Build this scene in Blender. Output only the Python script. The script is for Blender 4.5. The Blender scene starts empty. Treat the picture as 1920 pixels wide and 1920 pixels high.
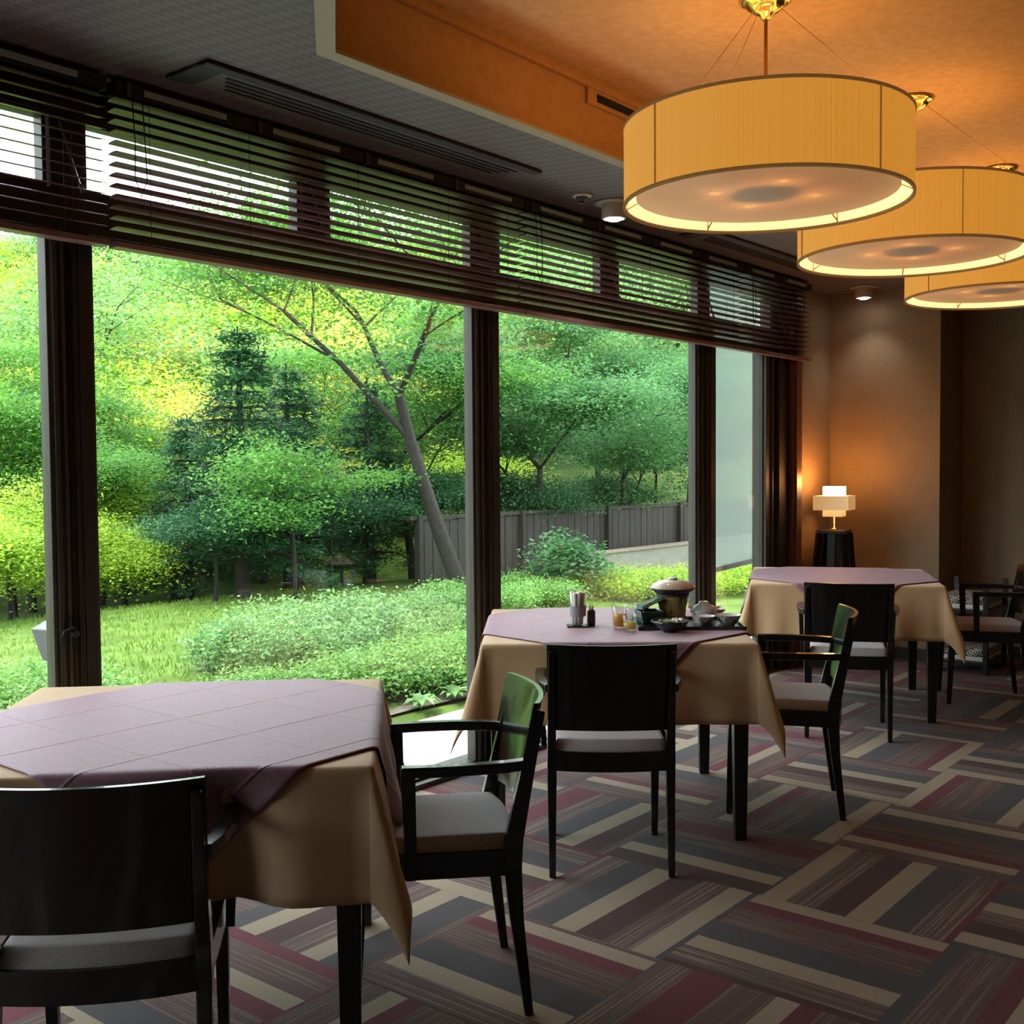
import bpy, bmesh, math, random
import numpy as np
from mathutils import Vector, Matrix
from math import pi, sin, cos, radians as R

S = bpy.context.scene
COL = S.collection
random.seed(4)

# ------------------------------------------------------------------ camera
def cam_matrix(yaw, pitch, roll, loc):
    f = Vector((cos(yaw)*cos(pitch), sin(yaw)*cos(pitch), sin(pitch)))
    r = Vector((sin(yaw), -cos(yaw), 0)); d = f.cross(r)
    r2 = r*cos(roll) + d*sin(roll); d2 = d*cos(roll) - r*sin(roll)
    M = Matrix.Identity(4)
    for i in range(3):
        M[i][0] = r2[i]; M[i][1] = -d2[i]; M[i][2] = -f[i]; M[i][3] = loc[i]
    return M
cd = bpy.data.cameras.new('camera'); cam = bpy.data.objects.new('camera', cd); COL.objects.link(cam)
cd.sensor_width = 36; cd.lens = 36*2074.16/1920; cd.clip_start = .05; cd.clip_end = 400
cam.matrix_world = cam_matrix(R(39.041), R(-2.317), R(.4265), (0, 0, 1.38))
S.camera = cam

# ------------------------------------------------------------------ world, light, exposure
SKY = 7.4
w = bpy.data.worlds.new('world'); S.world = w; w.use_nodes = True
bg = w.node_tree.nodes['Background']; bg.inputs[0].default_value = (.84, .93, 1, 1); bg.inputs[1].default_value = SKY
S.view_settings.view_transform = 'Standard'; S.view_settings.look = 'None'
S.view_settings.gamma = 1; S.view_settings.use_curve_mapping = False
S.view_settings.exposure = 0.0
cy = S.cycles
cy.use_denoising = True
cy.max_bounces = 7; cy.diffuse_bounces = 4; cy.glossy_bounces = 3; cy.transmission_bounces = 4; cy.transparent_max_bounces = 10
cy.sample_clamp_indirect = 6; cy.caustics_reflective = False; cy.caustics_refractive = False
cy.adaptive_threshold = .03

def light(name, kind, loc, energy, color, rot=(0, 0, 0), **k):
    l = bpy.data.lights.new(name, kind); l.energy = energy; l.color = color
    for a, b in k.items(): setattr(l, a, b)
    o = bpy.data.objects.new(name, l); COL.objects.link(o); o.location = loc; o.rotation_euler = rot
    return o
# hazy sun high over the left end of the garden, shining along the glazed side so that no beam enters the room
light('sun', 'SUN', (0, 0, 20), 5.0, (1, .93, .80), tuple(Vector((.52, .10, -.85)).to_track_quat('-Z', 'Y').to_euler()), angle=R(8))
# portal for the skylight coming in through the glazed side
pt = light('window_portal', 'AREA', (2.6, 3.42, 1.25), 1, (1, 1, 1), (R(90), 0, 0), shape='RECTANGLE', size=8.4, size_y=2.5)
pt.rotation_euler = (R(-90), 0, 0)
pt.data.cycles.is_portal = True

# ------------------------------------------------------------------ material helpers
def mat(name, col, rough=.6, metal=0, spec=.5, var=0, scale=20, bump=0, bscale=200, coat=0, emit=None, es=0, trans=None, sheen=0, vec='Object', stretch=None):
    m = bpy.data.materials.new(name); m.use_nodes = True
    nt = m.node_tree; N = nt.nodes; L = nt.links; b = N['Principled BSDF']
    b.inputs['Base Color'].default_value = (*col, 1); b.inputs['Roughness'].default_value = rough
    b.inputs['Metallic'].default_value = metal; b.inputs['Specular IOR Level'].default_value = spec
    b.inputs['Coat Weight'].default_value = coat; b.inputs['Sheen Weight'].default_value = sheen
    if emit: b.inputs['Emission Color'].default_value = (*emit, 1); b.inputs['Emission Strength'].default_value = es
    tc = N.new('ShaderNodeTexCoord'); src = tc.outputs[vec]
    if stretch:
        mp = N.new('ShaderNodeMapping'); mp.inputs['Scale'].default_value = stretch; L.new(src, mp.inputs[0]); src = mp.outputs[0]
    if var:
        n = N.new('ShaderNodeTexNoise'); n.inputs['Scale'].default_value = scale; n.inputs['Detail'].default_value = 4; L.new(src, n.inputs[0])
        r = N.new('ShaderNodeMapRange'); r.inputs['From Min'].default_value = .3; r.inputs['From Max'].default_value = .7
        r.inputs['To Min'].default_value = 1-var; r.inputs['To Max'].default_value = 1+var; L.new(n.outputs[0], r.inputs[0])
        x = N.new('ShaderNodeVectorMath'); x.operation = 'SCALE'; x.inputs[0].default_value = col; L.new(r.outputs[0], x.inputs['Scale'])
        L.new(x.outputs[0], b.inputs['Base Color'])
    if bump:
        n = N.new('ShaderNodeTexNoise'); n.inputs['Scale'].default_value = bscale; n.inputs['Detail'].default_value = 3; L.new(src, n.inputs[0])
        bm = N.new('ShaderNodeBump'); bm.inputs['Strength'].default_value = bump; bm.inputs['Distance'].default_value = .002
        L.new(n.outputs[0], bm.inputs['Height']); L.new(bm.outputs[0], b.inputs['Normal'])
    if trans:
        t = N.new('ShaderNodeBsdfTranslucent'); t.inputs[0].default_value = (*trans[0], 1)
        mx = N.new('ShaderNodeMixShader'); mx.inputs[0].default_value = trans[1]
        L.new(b.outputs[0], mx.inputs[1]); L.new(t.outputs[0], mx.inputs[2]); L.new(mx.outputs[0], N['Material Output'].inputs[0])
    return m

M = {}
M['lacquer'] = mat('black_lacquer', (.0055, .005, .0048), .2, spec=.5, coat=.25, var=.25, scale=30, stretch=(1, 1, 6))
M['seat'] = mat('grey_seat_fabric', (.40, .37, .365), .75, var=.16, scale=160, bump=.6, bscale=500, sheen=.4, stretch=(3, 1, 1))
M['tan'] = mat('tan_cloth', (.60, .385, .205), .8, var=.04, scale=4, bump=.3, bscale=700, sheen=.25, trans=((.7, .42, .2), .12))
M['table'] = mat('table_dark', (.009, .007, .006), .35, coat=.1)
M['alu'] = mat('bronze_aluminium', (.060, .052, .042), .5, metal=.1, var=.1, scale=8)
M['alud'] = mat('dark_bronze', (.020, .017, .014), .6)
M['alulight'] = mat('worn_aluminium', (.12, .115, .10), .35, metal=.5)
M['blind'] = mat('blind_wood', (.25, .135, .13), .35, spec=.5, coat=.15, var=.2, scale=15)
M['cord'] = mat('cord', (.03, .022, .018), .8)
M['rail_reflect'] = mat('pale_rail', (.42, .50, .42), .4, metal=.2)  # pale metal rail, the garden's green reflection mixed into its colour
M['wood'] = mat('red_brown_wood', (.16, .058, .030), .4, var=.2, scale=12, stretch=(1, 1, .1))
M['vent'] = mat('vent_frame', (.014, .010, .009), .6)
M['ventl'] = mat('vent_louvre', (.12, .095, .09), .5)
M['slot'] = mat('slot_black', (.004, .004, .004), .9)
M['trim'] = mat('beige_trim', (.42, .36, .24), .6, bump=.3, bscale=300)
M['base'] = mat('dark_baseboard', (.02, .016, .014), .5)
M['gold'] = mat('polished_brass', (.95, .68, .22), .14, metal=1, bump=.4, bscale=30)
M['rod'] = mat('brass_rod', (.5, .24, .08), .35, metal=.8)
M['white'] = mat('white_plastic', (.7, .67, .62), .4)
M['offwhite'] = mat('off_white_enamel', (.45, .40, .33), .4)
M['black'] = mat('black_lacquer_tray', (.012, .012, .013), .18, coat=.4)
M['bulb'] = mat('bulb_white', (1, 1, 1), .5, emit=(1, .93, .88), es=22)

def glass_mat(name, tint, ior=1.45, boost=1.0):
    m = bpy.data.materials.new(name); m.use_nodes = True; nt = m.node_tree; N = nt.nodes; L = nt.links
    N.remove(N['Principled BSDF'])
    t = N.new('ShaderNodeBsdfTransparent'); t.inputs[0].default_value = (*tint, 1)
    g = N.new('ShaderNodeBsdfGlossy'); g.inputs['Roughness'].default_value = .0; g.inputs[0].default_value = (boost, boost, boost, 1)
    f = N.new('ShaderNodeFresnel'); ge = N.new('ShaderNodeNewGeometry'); mr = N.new('ShaderNodeMapRange')
    mr.inputs['To Min'].default_value = ior; mr.inputs['To Max'].default_value = 1/ior
    L.new(ge.outputs['Backfacing'], mr.inputs[0]); L.new(mr.outputs[0], f.inputs[0])   # thin sheet: same reflection from both faces
    mx = N.new('ShaderNodeMixShader'); L.new(f.outputs[0], mx.inputs[0]); L.new(t.outputs[0], mx.inputs[1]); L.new(g.outputs[0], mx.inputs[2])
    L.new(mx.outputs[0], N['Material Output'].inputs[0]); return m
M['glass'] = glass_mat('window_glass', (.97, .985, .975))
M['drink'] = glass_mat('drinking_glass', (.93, .95, .94), 1.5)

def purple_mat():
    m = mat('purple_damask', (.25, .135, .165), .6, sheen=.15)
    nt = m.node_tree; N = nt.nodes; L = nt.links; b = N['Principled BSDF']
    tc = N.new('ShaderNodeTexCoord')
    mp = N.new('ShaderNodeMapping'); mp.inputs['Rotation'].default_value = (0, 0, R(45)); L.new(tc.outputs['UV'], mp.inputs[0])
    br = N.new('ShaderNodeTexBrick'); br.inputs['Scale'].default_value = 42; br.inputs['Mortar Size'].default_value = .02
    br.inputs['Brick Width'].default_value = .9; br.inputs['Row Height'].default_value = .35
    br.inputs['Color1'].default_value = (.30, .150, .195, 1); br.inputs['Color2'].default_value = (.255, .125, .163, 1); br.inputs['Mortar'].default_value = (.23, .115, .145, 1)
    L.new(mp.outputs[0], br.inputs[0]); L.new(br.outputs[0], b.inputs['Base Color'])
    # ironed fold lines, in the cloth's own coordinates
    sx = N.new('ShaderNodeSeparateXYZ'); L.new(mp.outputs[0], sx.inputs[0])
    hs = None
    for ax in (0, 1):
        a = N.new('ShaderNodeMath'); a.operation = 'PINGPONG'; a.inputs[1].default_value = .135; L.new(sx.outputs[ax], a.inputs[0])
        c = N.new('ShaderNodeMapRange'); c.inputs['From Min'].default_value = 0; c.inputs['From Max'].default_value = .006; c.inputs['To Min'].default_value = 1; c.inputs['To Max'].default_value = 0
        L.new(a.outputs[0], c.inputs[0])
        if hs is None: hs = c.outputs[0]
        else:
            d = N.new('ShaderNodeMath'); d.operation = 'MAXIMUM'; L.new(hs, d.inputs[0]); L.new(c.outputs[0], d.inputs[1]); hs = d.outputs[0]
    n = N.new('ShaderNodeTexNoise'); n.inputs['Scale'].default_value = 5; n.inputs['Detail'].default_value = 3; L.new(tc.outputs['UV'], n.inputs[0])
    d = N.new('ShaderNodeMath'); d.operation = 'MULTIPLY_ADD'; d.inputs[1].default_value = 1.6; L.new(n.outputs[0], d.inputs[0]); L.new(hs, d.inputs[2])
    bm = N.new('ShaderNodeBump'); bm.inputs['Strength'].default_value = .8; bm.inputs['Distance'].default_value = .0022
    L.new(d.outputs[0], bm.inputs['Height']); L.new(bm.outputs[0], b.inputs['Normal'])
    return m
M['purple'] = purple_mat()

def wallpaper(name, c1, c2, scale=60, rough=.75, ratio=.5):
    m = mat(name, c1, rough); nt = m.node_tree; N = nt.nodes; L = nt.links; b = N['Principled BSDF']
    tc = N.new('ShaderNodeTexCoord'); mp = N.new('ShaderNodeMapping'); mp.inputs['Scale'].default_value = (scale, scale, scale); L.new(tc.outputs['Object'], mp.inputs[0])
    v = N.new('ShaderNodeTexNoise'); v.inputs['Scale'].default_value = 1; v.inputs['Detail'].default_value = 5; L.new(mp.outputs[0], v.inputs[0])
    n2 = N.new('ShaderNodeTexNoise'); n2.inputs['Scale'].default_value = .08; L.new(mp.outputs[0], n2.inputs[0])
    a = N.new('ShaderNodeMath'); a.operation = 'MULTIPLY_ADD'; a.inputs[1].default_value = .4; L.new(n2.outputs[0], a.inputs[0]); L.new(v.outputs[0], a.inputs[2])
    r = N.new('ShaderNodeMapRange'); r.inputs['From Min'].default_value = .5; r.inputs['From Max'].default_value = .95; L.new(a.outputs[0], r.inputs[0])
    mx = N.new('ShaderNodeMix'); mx.data_type = 'RGBA'; mx.inputs[6].default_value = (*c1, 1); mx.inputs[7].default_value = (*c2, 1)
    L.new(r.outputs[0], mx.inputs[0]); L.new(mx.outputs[2], b.inputs['Base Color'])
    bm = N.new('ShaderNodeBump'); bm.inputs['Strength'].default_value = .35; bm.inputs['Distance'].default_value = .002
    L.new(v.outputs[0], bm.inputs['Height']); L.new(bm.outputs[0], b.inputs['Normal']); return m
M['wall'] = wallpaper('brown_wallpaper', (.235, .165, .095), (.31, .225, .135), 90)
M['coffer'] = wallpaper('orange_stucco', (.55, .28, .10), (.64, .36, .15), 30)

def soffit_mat():
    m = mat('grey_checked_ceiling', (.2, .18, .18), .5); nt = m.node_tree; N = nt.nodes; L = nt.links; b = N['Principled BSDF']
    tc = N.new('ShaderNodeTexCoord'); mp = N.new('ShaderNodeMapping'); mp.inputs['Scale'].default_value = (22, 44, 1); mp.inputs['Rotation'].default_value = (0, 0, R(38)); L.new(tc.outputs['Object'], mp.inputs[0])
    ch = N.new('ShaderNodeTexChecker'); ch.inputs['Scale'].default_value = 1; ch.inputs[1].default_value = (.175, .150, .150, 1); ch.inputs[2].default_value = (.125, .104, .104, 1)
    L.new(mp.outputs[0], ch.inputs[0]); L.new(ch.outputs[0], b.inputs['Base Color'])
    return m
M['soffit'] = soffit_mat()

def carpet_mat():
    m = mat('striped_carpet', (.1, .08, .07), .95, spec=.15); nt = m.node_tree; N = nt.nodes; L = nt.links; b = N['Principled BSDF']
    uv = N.new('ShaderNodeTexCoord'); sx = N.new('ShaderNodeSeparateXYZ'); L.new(uv.outputs['UV'], sx.inputs[0])
    nz = N.new('ShaderNodeTexNoise'); nz.inputs['Scale'].default_value = 160; nz.inputs['Detail'].default_value = 2; L.new(uv.outputs['Object'], nz.inputs[0])
    j = N.new('ShaderNodeMath'); j.operation = 'MULTIPLY_ADD'; j.inputs[1].default_value = .004; L.new(nz.outputs[0], j.inputs[0]); L.new(sx.outputs[0], j.inputs[2])
    fr = N.new('ShaderNodeMath'); fr.operation = 'FRACT'; L.new(j.outputs[0], fr.inputs[0])
    ramp = N.new('ShaderNodeValToRGB'); cr = ramp.color_ramp; cr.interpolation = 'CONSTANT'
    BE = (.29, .23, .16, 1); GR = (.072, .062, .065, 1); RD = (.125, .032, .042, 1); BR = (.105, .062, .055, 1); TH = (.105, .070, .064, 1); DB = (.07, .038, .035, 1)
    seq = [(0, BE), (.08, GR), (.19, TH), (.29, RD), (.41, BR), (.53, BE), (.60, RD), (.66, BR), (.80, GR), (.92, BE), (1.0, TH), (1.10, DB)]
    while len(cr.elements) > 1: cr.elements.remove(cr.elements[-1])
    for i, (p, c) in enumerate(seq):
        e = cr.elements[0] if i == 0 else cr.elements.new(p/1.2)
        e.position = p/1.2; e.color = c
    L.new(fr.outputs[0], ramp.inputs[0])
    # fine tufted lines, present only on the striped bands
    mk = N.new('ShaderNodeValToRGB'); cm = mk.color_ramp; cm.interpolation = 'CONSTANT'
    while len(cm.elements) > 1: cm.elements.remove(cm.elements[-1])
    for i, (p, c) in enumerate(seq):
        e = cm.elements[0] if i == 0 else cm.elements.new(p/1.2)
        e.position = p/1.2; v = {TH: 1, BR: .6}.get(c, 0); e.color = (v, v, v, 1)
    L.new(fr.outputs[0], mk.inputs[0])
    # irregular broken lines: noise stretched along the stripe
    cx = N.new('ShaderNodeCombineXYZ'); mm = N.new('ShaderNodeMath'); mm.operation = 'MULTIPLY'; mm.inputs[1].default_value = 150; L.new(j.outputs[0], mm.inputs[0]); L.new(mm.outputs[0], cx.inputs[0])
    m2 = N.new('ShaderNodeMath'); m2.operation = 'MULTIPLY'; m2.inputs[1].default_value = 1.6; L.new(sx.outputs[1], m2.inputs[0]); L.new(m2.outputs[0], cx.inputs[1])
    ln = N.new('ShaderNodeTexNoise'); ln.inputs['Scale'].default_value = 1; ln.inputs['Detail'].default_value = 1; L.new(cx.outputs[0], ln.inputs[0])
    st = N.new('ShaderNodeMapRange'); st.inputs['From Min'].default_value = .52; st.inputs['From Max'].default_value = .60; L.new(ln.outputs[0], st.inputs[0])
    mu = N.new('ShaderNodeMath'); mu.operation = 'MULTIPLY'; L.new(st.outputs[0], mu.inputs[0]); L.new(mk.outputs[0], mu.inputs[1])
    mx = N.new('ShaderNodeMix'); mx.data_type = 'RGBA'; L.new(mu.outputs[0], mx.inputs[0]); L.new(ramp.outputs[0], mx.inputs[6]); mx.inputs[7].default_value = (.21, .145, .115, 1)
    # pile speckle
    s2 = N.new('ShaderNodeTexNoise'); s2.inputs['Scale'].default_value = 420; s2.inputs['Detail'].default_value = 1; L.new(uv.outputs['Object'], s2.inputs[0])
    r2 = N.new('ShaderNodeMapRange'); r2.inputs['From Min'].default_value = .3; r2.inputs['From Max'].default_value = .7; r2.inputs['To Min'].default_value = .72; r2.inputs['To Max'].default_value = 1.28; L.new(s2.outputs[0], r2.inputs[0])
    vm = N.new('ShaderNodeVectorMath'); vm.operation = 'SCALE'; L.new(mx.outputs[2], vm.inputs[0]); L.new(r2.outputs[0], vm.inputs['Scale'])
    L.new(vm.outputs[0], b.inputs['Base Color'])
    bm = N.new('ShaderNodeBump'); bm.inputs['Strength'].default_value = .5; bm.inputs['Distance'].default_value = .003; L.new(s2.outputs[0], bm.inputs['Height']); L.new(bm.outputs[0], b.inputs['Normal'])
    return m
M['carpet'] = carpet_mat()
cb = M['carpet'].node_tree.nodes['Principled BSDF']; cb.inputs['Sheen Weight'].default_value = .10; cb.inputs['Sheen Roughness'].default_value = .35

def leaf_mat(name, dark, light_, tr, tfac=.45, rough=.5):
    m = bpy.data.materials.new(name); m.use_nodes = True; nt = m.node_tree; N = nt.nodes; L = nt.links; b = N['Principled BSDF']
    b.inputs['Roughness'].default_value = rough; b.inputs['Specular IOR Level'].default_value = .3
    g = N.new('ShaderNodeNewGeometry'); tc = N.new('ShaderNodeTexCoord')
    n = N.new('ShaderNodeTexNoise'); n.inputs['Scale'].default_value = 1.6; n.inputs['Detail'].default_value = 2; L.new(tc.outputs['Object'], n.inputs[0])
    a = N.new('ShaderNodeMath'); a.operation = 'MULTIPLY_ADD'; a.inputs[1].default_value = .45; L.new(g.outputs['Random Per Island'], a.inputs[0]); L.new(n.outputs[0], a.inputs[2])
    r = N.new('ShaderNodeMapRange'); r.inputs['From Min'].default_value = .42; r.inputs['From Max'].default_value = 1.0; L.new(a.outputs[0], r.inputs[0])
    mx = N.new('ShaderNodeMix'); mx.data_type = 'RGBA'; mx.inputs[6].default_value = (*dark, 1); mx.inputs[7].default_value = (*light_, 1); L.new(r.outputs[0], mx.inputs[0])
    L.new(mx.outputs[2], b.inputs['Base Color'])
    t = N.new('ShaderNodeBsdfTranslucent'); vm = N.new('ShaderNodeVectorMath'); vm.operation = 'MULTIPLY'; vm.inputs[1].default_value = tr
    L.new(mx.outputs[2], vm.inputs[0]); L.new(vm.outputs[0], t.inputs[0])
    ms = N.new('ShaderNodeMixShader'); ms.inputs[0].default_value = tfac; L.new(b.outputs[0], ms.inputs[1]); L.new(t.outputs[0], ms.inputs[2]); L.new(ms.outputs[0], N['Material Output'].inputs[0])
    return m
M['l_maple'] = leaf_mat('maple_leaf', (.035, .12, .025), (.14, .31, .07), (1.5, 1.6, 1.0))
M['l_blue'] = leaf_mat('bluish_leaf', (.022, .085, .030), (.12, .27, .105), (1.3, 1.5, 1.0))
M['l_dark'] = leaf_mat('fir_leaf', (.014, .052, .024), (.04, .13, .05), (1.2, 1.5, .9), .3)
M['l_lime'] = leaf_mat('lime_leaf', (.12, .28, .028), (.40, .52, .075), (1.5, 1.4, .9), .5)
M['l_yellow'] = leaf_mat('yellow_leaf', (.28, .38, .06), (.68, .60, .16), (1.4, 1.2, .9), .5)
M['l_pale'] = leaf_mat('pale_leaf', (.07, .19, .06), (.27, .43, .17), (1.3, 1.4, 1.0), .4)
M['l_hedge'] = leaf_mat('hedge_leaf', (.065, .19, .04), (.25, .44, .12), (1.3, 1.4, .9), .35)
M['l_grass'] = leaf_mat('grass_blade', (.075, .165, .022), (.21, .31, .055), (1.3, 1.3, .9), .35)
M['bark'] = mat('bark', (.018, .015, .011), .9, var=.4, scale=25, bump=.8, bscale=60)
M['barkl'] = mat('pale_bark', (.19, .15, .11), .9, var=.3, scale=25)
M['lawn'] = mat('lawn', (.095, .15, .032), .95, spec=.1, var=.35, scale=3)
M['hill'] = mat('shaded_undergrowth', (.07, .11, .03), .95, spec=.1, var=.5, scale=1.2)  # undergrowth green, darkened to stand for the shade beneath the trees
M['soil'] = mat('soil', (.13, .11, .085), .95, var=.3, scale=20)
M['terrace'] = mat('pale_terrace_stone', (.80, .80, .79), .8, var=.05, scale=60)
M['fence'] = mat('fence_board', (.018, .013, .009), .8, var=.3, scale=20, stretch=(1, 1, .1))
M['conc'] = mat('pale_concrete', (.17, .165, .13), .85, var=.15, scale=6)
M['fixture'] = mat('grey_fixture', (.085, .10, .10), .5)

# ------------------------------------------------------------------ geometry helpers
class MB:
    def __init__(s): s.v = []; s.f = []; s.mi = []; s.sm = []; s.uv = None
    def add(s, vs, fs, mi=0, smooth=False):
        o = len(s.v); s.v += [tuple(v) for v in vs]
        for f in fs: s.f.append([o+i for i in f]); s.mi.append(mi); s.sm.append(smooth)
        return s
    def box(s, x0, x1, y0, y1, z0, z1, mi=0):
        v = [(x, y, z) for z in (z0, z1) for y in (y0, y1) for x in (x0, x1)]
        return s.add(v, [(0, 2, 3, 1), (4, 5, 7, 6), (0, 1, 5, 4), (2, 6, 7, 3), (0, 4, 6, 2), (1, 3, 7, 5)], mi)
    def bar(s, p, q, w, h=None, up=(0, 0, 1), mi=0, w2=None, h2=None):
        p = Vector(p); q = Vector(q); d = (q-p).normalized(); h = h or w; w2 = w2 or w; h2 = h2 or (h if w2 == w else w2)
        x = d.cross(Vector(up))
        if x.length < 1e-4: x = d.cross(Vector((1, 0, 0)))
        x.normalize(); y = x.cross(d)
        vs = [c + x*sx*a/2 + y*sy*b/2 for c, a, b in ((p, w, h), (q, w2, h2)) for sx, sy in ((-1, -1), (1, -1), (1, 1), (-1, 1))]
        return s.add(vs, [(3, 2, 1, 0), (4, 5, 6, 7), (0, 1, 5, 4), (1, 2, 6, 5), (2, 3, 7, 6), (3, 0, 4, 7)], mi)
    def tube(s, pts, rad, n=8, mi=0, caps=True):
        pts = [Vector(p) for p in pts]; m = len(pts)
        if not hasattr(rad, '__len__'): rad = [rad]*m
        vs = []; x = None
        for i, p in enumerate(pts):
            d = (pts[min(i+1, m-1)]-pts[max(i-1, 0)]).normalized()
            if x is None: x = d.cross(Vector((0, 0, 1))); x = x if x.length > .05 else d.cross(Vector((1, 0, 0)))
            x = (x - d*x.dot(d)).normalized(); y = d.cross(x)
            vs += [p + (x*cos(2*pi*k/n)+y*sin(2*pi*k/n))*rad[i] for k in range(n)]
        fs = [(i*n+k, i*n+(k+1) % n, (i+1)*n+(k+1) % n, (i+1)*n+k) for i in range(m-1) for k in range(n)]
        s.add(vs, fs, mi, True)
        if caps: 
            o = len(s.v)-m*n
            s.f.append([o+k for k in range(n)][::-1]); s.mi.append(mi); s.sm.append(False)
            s.f.append([o+(m-1)*n+k for k in range(n)]); s.mi.append(mi); s.sm.append(False)
        return s
    def lathe(s, prof, n=32, c=(0, 0), mi=0, smooth=True, wob=None):
        vs = [(c[0]+r*cos(2*pi*k/n)*(wob(k/n, i) if wob else 1), c[1]+r*sin(2*pi*k/n)*(wob(k/n, i) if wob else 1), z) for i, (r, z) in enumerate(prof) for k in range(n)]
        fs = [(i*n+k, i*n+(k+1) % n, (i+1)*n+(k+1) % n, (i+1)*n+k) for i in range(len(prof)-1) for k in range(n)]
        return s.add(vs, fs, mi, smooth)
    def grid(s, fn, nu, nv, mi=0, smooth=True, keep=None):
        vs = [fn(i/nu, j/nv) for j in range(nv+1) for i in range(nu+1)]
        fs = [(j*(nu+1)+i, j*(nu+1)+i+1, (j+1)*(nu+1)+i+1, (j+1)*(nu+1)+i) for j in range(nv) for i in range(nu)]
        return s.add(vs, fs, mi, smooth)
    def prism(s, poly, z0, z1, mi=0):
        n = len(poly); vs = [(x, y, z0) for x, y in poly]+[(x, y, z1) for x, y in poly]
        return s.add(vs, [tuple(range(n))[::-1], tuple(range(n, 2*n))]+[(i, (i+1) % n, n+(i+1) % n, n+i) for i in range(n)], mi)

def mesh_of(name, mb, mats, bevel=0, fixn=True):
    me = bpy.data.meshes.new(name); me.from_pydata(mb.v, [], mb.f)
    for m in (mats if isinstance(mats, (list, tuple)) else [mats]): me.materials.append(m)
    me.polygons.foreach_set('material_index', mb.mi); me.polygons.foreach_set('use_smooth', mb.sm)
    if mb.uv is not None:
        l = me.uv_layers.new(name='UV'); l.data.foreach_set('uv', np.asarray(mb.uv, dtype=np.float32).ravel())
    if fixn:
        bm = bmesh.new(); bm.from_mesh(me); bmesh.ops.recalc_face_normals(bm, faces=bm.faces); bm.to_mesh(me); bm.free()
    me.update(); return me

def link(name, me, parent=None, loc=None, rot=None, scale=None):
    o = bpy.data.objects.new(name, me); COL.objects.link(o)
    if parent: o.parent = parent
    if loc is not None: o.location = loc
    if rot is not None: o.rotation_euler = (0, 0, rot) if not hasattr(rot, '__len__') else rot
    if scale is not None: o.scale = (scale,)*3 if not hasattr(scale, '__len__') else scale
    return o

def obj(name, mb, mats, parent=None, bevel=0, label=None, seg=2, **k):
    o = link(name, mesh_of(name, mb, mats), parent, **k)
    if bevel:
        b = o.modifiers.new('bevel', 'BEVEL'); b.width = bevel; b.segments = seg; b.limit_method = 'ANGLE'; b.angle_limit = R(40)
    if label: o['label'] = label
    return o

def tag(o, label, cat, group=None, kind=None):
    o['label'] = label; o['category'] = cat
    if group: o['group'] = group
    if kind: o['kind'] = kind
    return o
def thing(name, label, cat, loc=(0, 0, 0), rot=0, group=None):
    o = link(name, None, loc=loc, rot=rot); return tag(o, label, cat, group)
def struct(name, mb, mats, parent=None, **k):
    o = obj(name, mb, mats, parent, **k)
    if not parent: o['kind'] = 'structure'
    return o
def kids(o): return [c for c in COL.objects if c.parent == o]
def dup(o, loc, rot, label=None, parent=None, scale=None):
    c = o.copy(); COL.objects.link(c); c.location = loc; c.rotation_euler = (0, 0, rot)
    if scale is not None: c.scale = (scale,)*3 if not hasattr(scale, '__len__') else scale
    if label: c['label'] = label
    def rec(src, dst):
        for ch in kids(src):
            d = ch.copy(); COL.objects.link(d); d.parent = dst; rec(ch, d)
    rec(o, c); return c

# ------------------------------------------------------------------ room shell
WY = 3.33           # window plane
HS = 2.62           # soffit
HC = 2.88           # coffer ceiling
T = .60
mb = MB(); uvs = []
known = {(0, 0): (.31, -1), (-1, 0): (1.13, -1), (-2, 1): (1.11, -1), (0, 1): (-.10, 1), (-1, 1): (-.30, 1), (2, 0): (1.13, -1),
         (3, 1): (.53, 1), (2, 1): (-.29, 1), (1, 0): (.46, 1), (0, 2): (-.14, 1), (-2, 2): (-.43, 1), (1, 1): (1.01, -1), (0, -1): (.11, -1),
         (-1, 2): (.92, 1), (1, 2): (.4, 1), (-1, -1): (.25, 1)}
rng = random.Random(11)
for i in range(-9, 9):
    for j in range(-9, 4):
        x0, y0 = 3.22+i*T, 1.0+j*T
        if y0 > WY+.1 or x0 > 8.4: continue
        x1, y1 = x0+T, min(y0+T, WY+.1)
        mb.add([(x0, y0, 0), (x1, y0, 0), (x1, y1, 0), (x0, y1, 0)], [(0, 1, 2, 3)])
        ph, sg = known.get((i, j), (rng.random()*1.2, rng.choice((-1, 1))))
        c0 = rng.random()*9
        for (x, y) in ((x0, y0), (x1, y0), (x1, y1), (x0, y1)):
            s_, a_ = ((y-y0, x-x0) if (i+j) % 2 == 0 else (x-x0, y-y0))
            uvs.append((((ph+sg*s_) + 2.4)/1.2, a_+c0))
mb.uv = uvs
fl = link('floor', mesh_of('floor', mb, M['carpet'], fixn=False)); fl['kind'] = 'structure'
mb = MB().box(-2.2, 8.9, -4.4, WY+.12, -.2, -.004); struct('trim_1', mb, M['soil'])

CX = 7.1
cof = [(2.25, 2.49), (CX, 2.49), (CX, -.8), (1.10, -.8), (1.10, 1.21)]
mb = MB()
for poly in ([(-2.2, 2.49), (8.9, 2.49), (8.9, WY+.2), (-2.2, WY+.2)], [(-2.2, -4.4), (8.9, -4.4), (8.9, -.8), (-2.2, -.8)],
             [(CX, -.8), (8.9, -.8), (8.9, 2.49), (CX, 2.49)], [(-2.2, -.8), (1.10, -.8), (1.10, 1.21), (2.25, 2.49), (-2.2, 2.49)]):
    mb.prism(poly, HS, HS+.02)
struct('ceiling', mb, M['soffit'])
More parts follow.
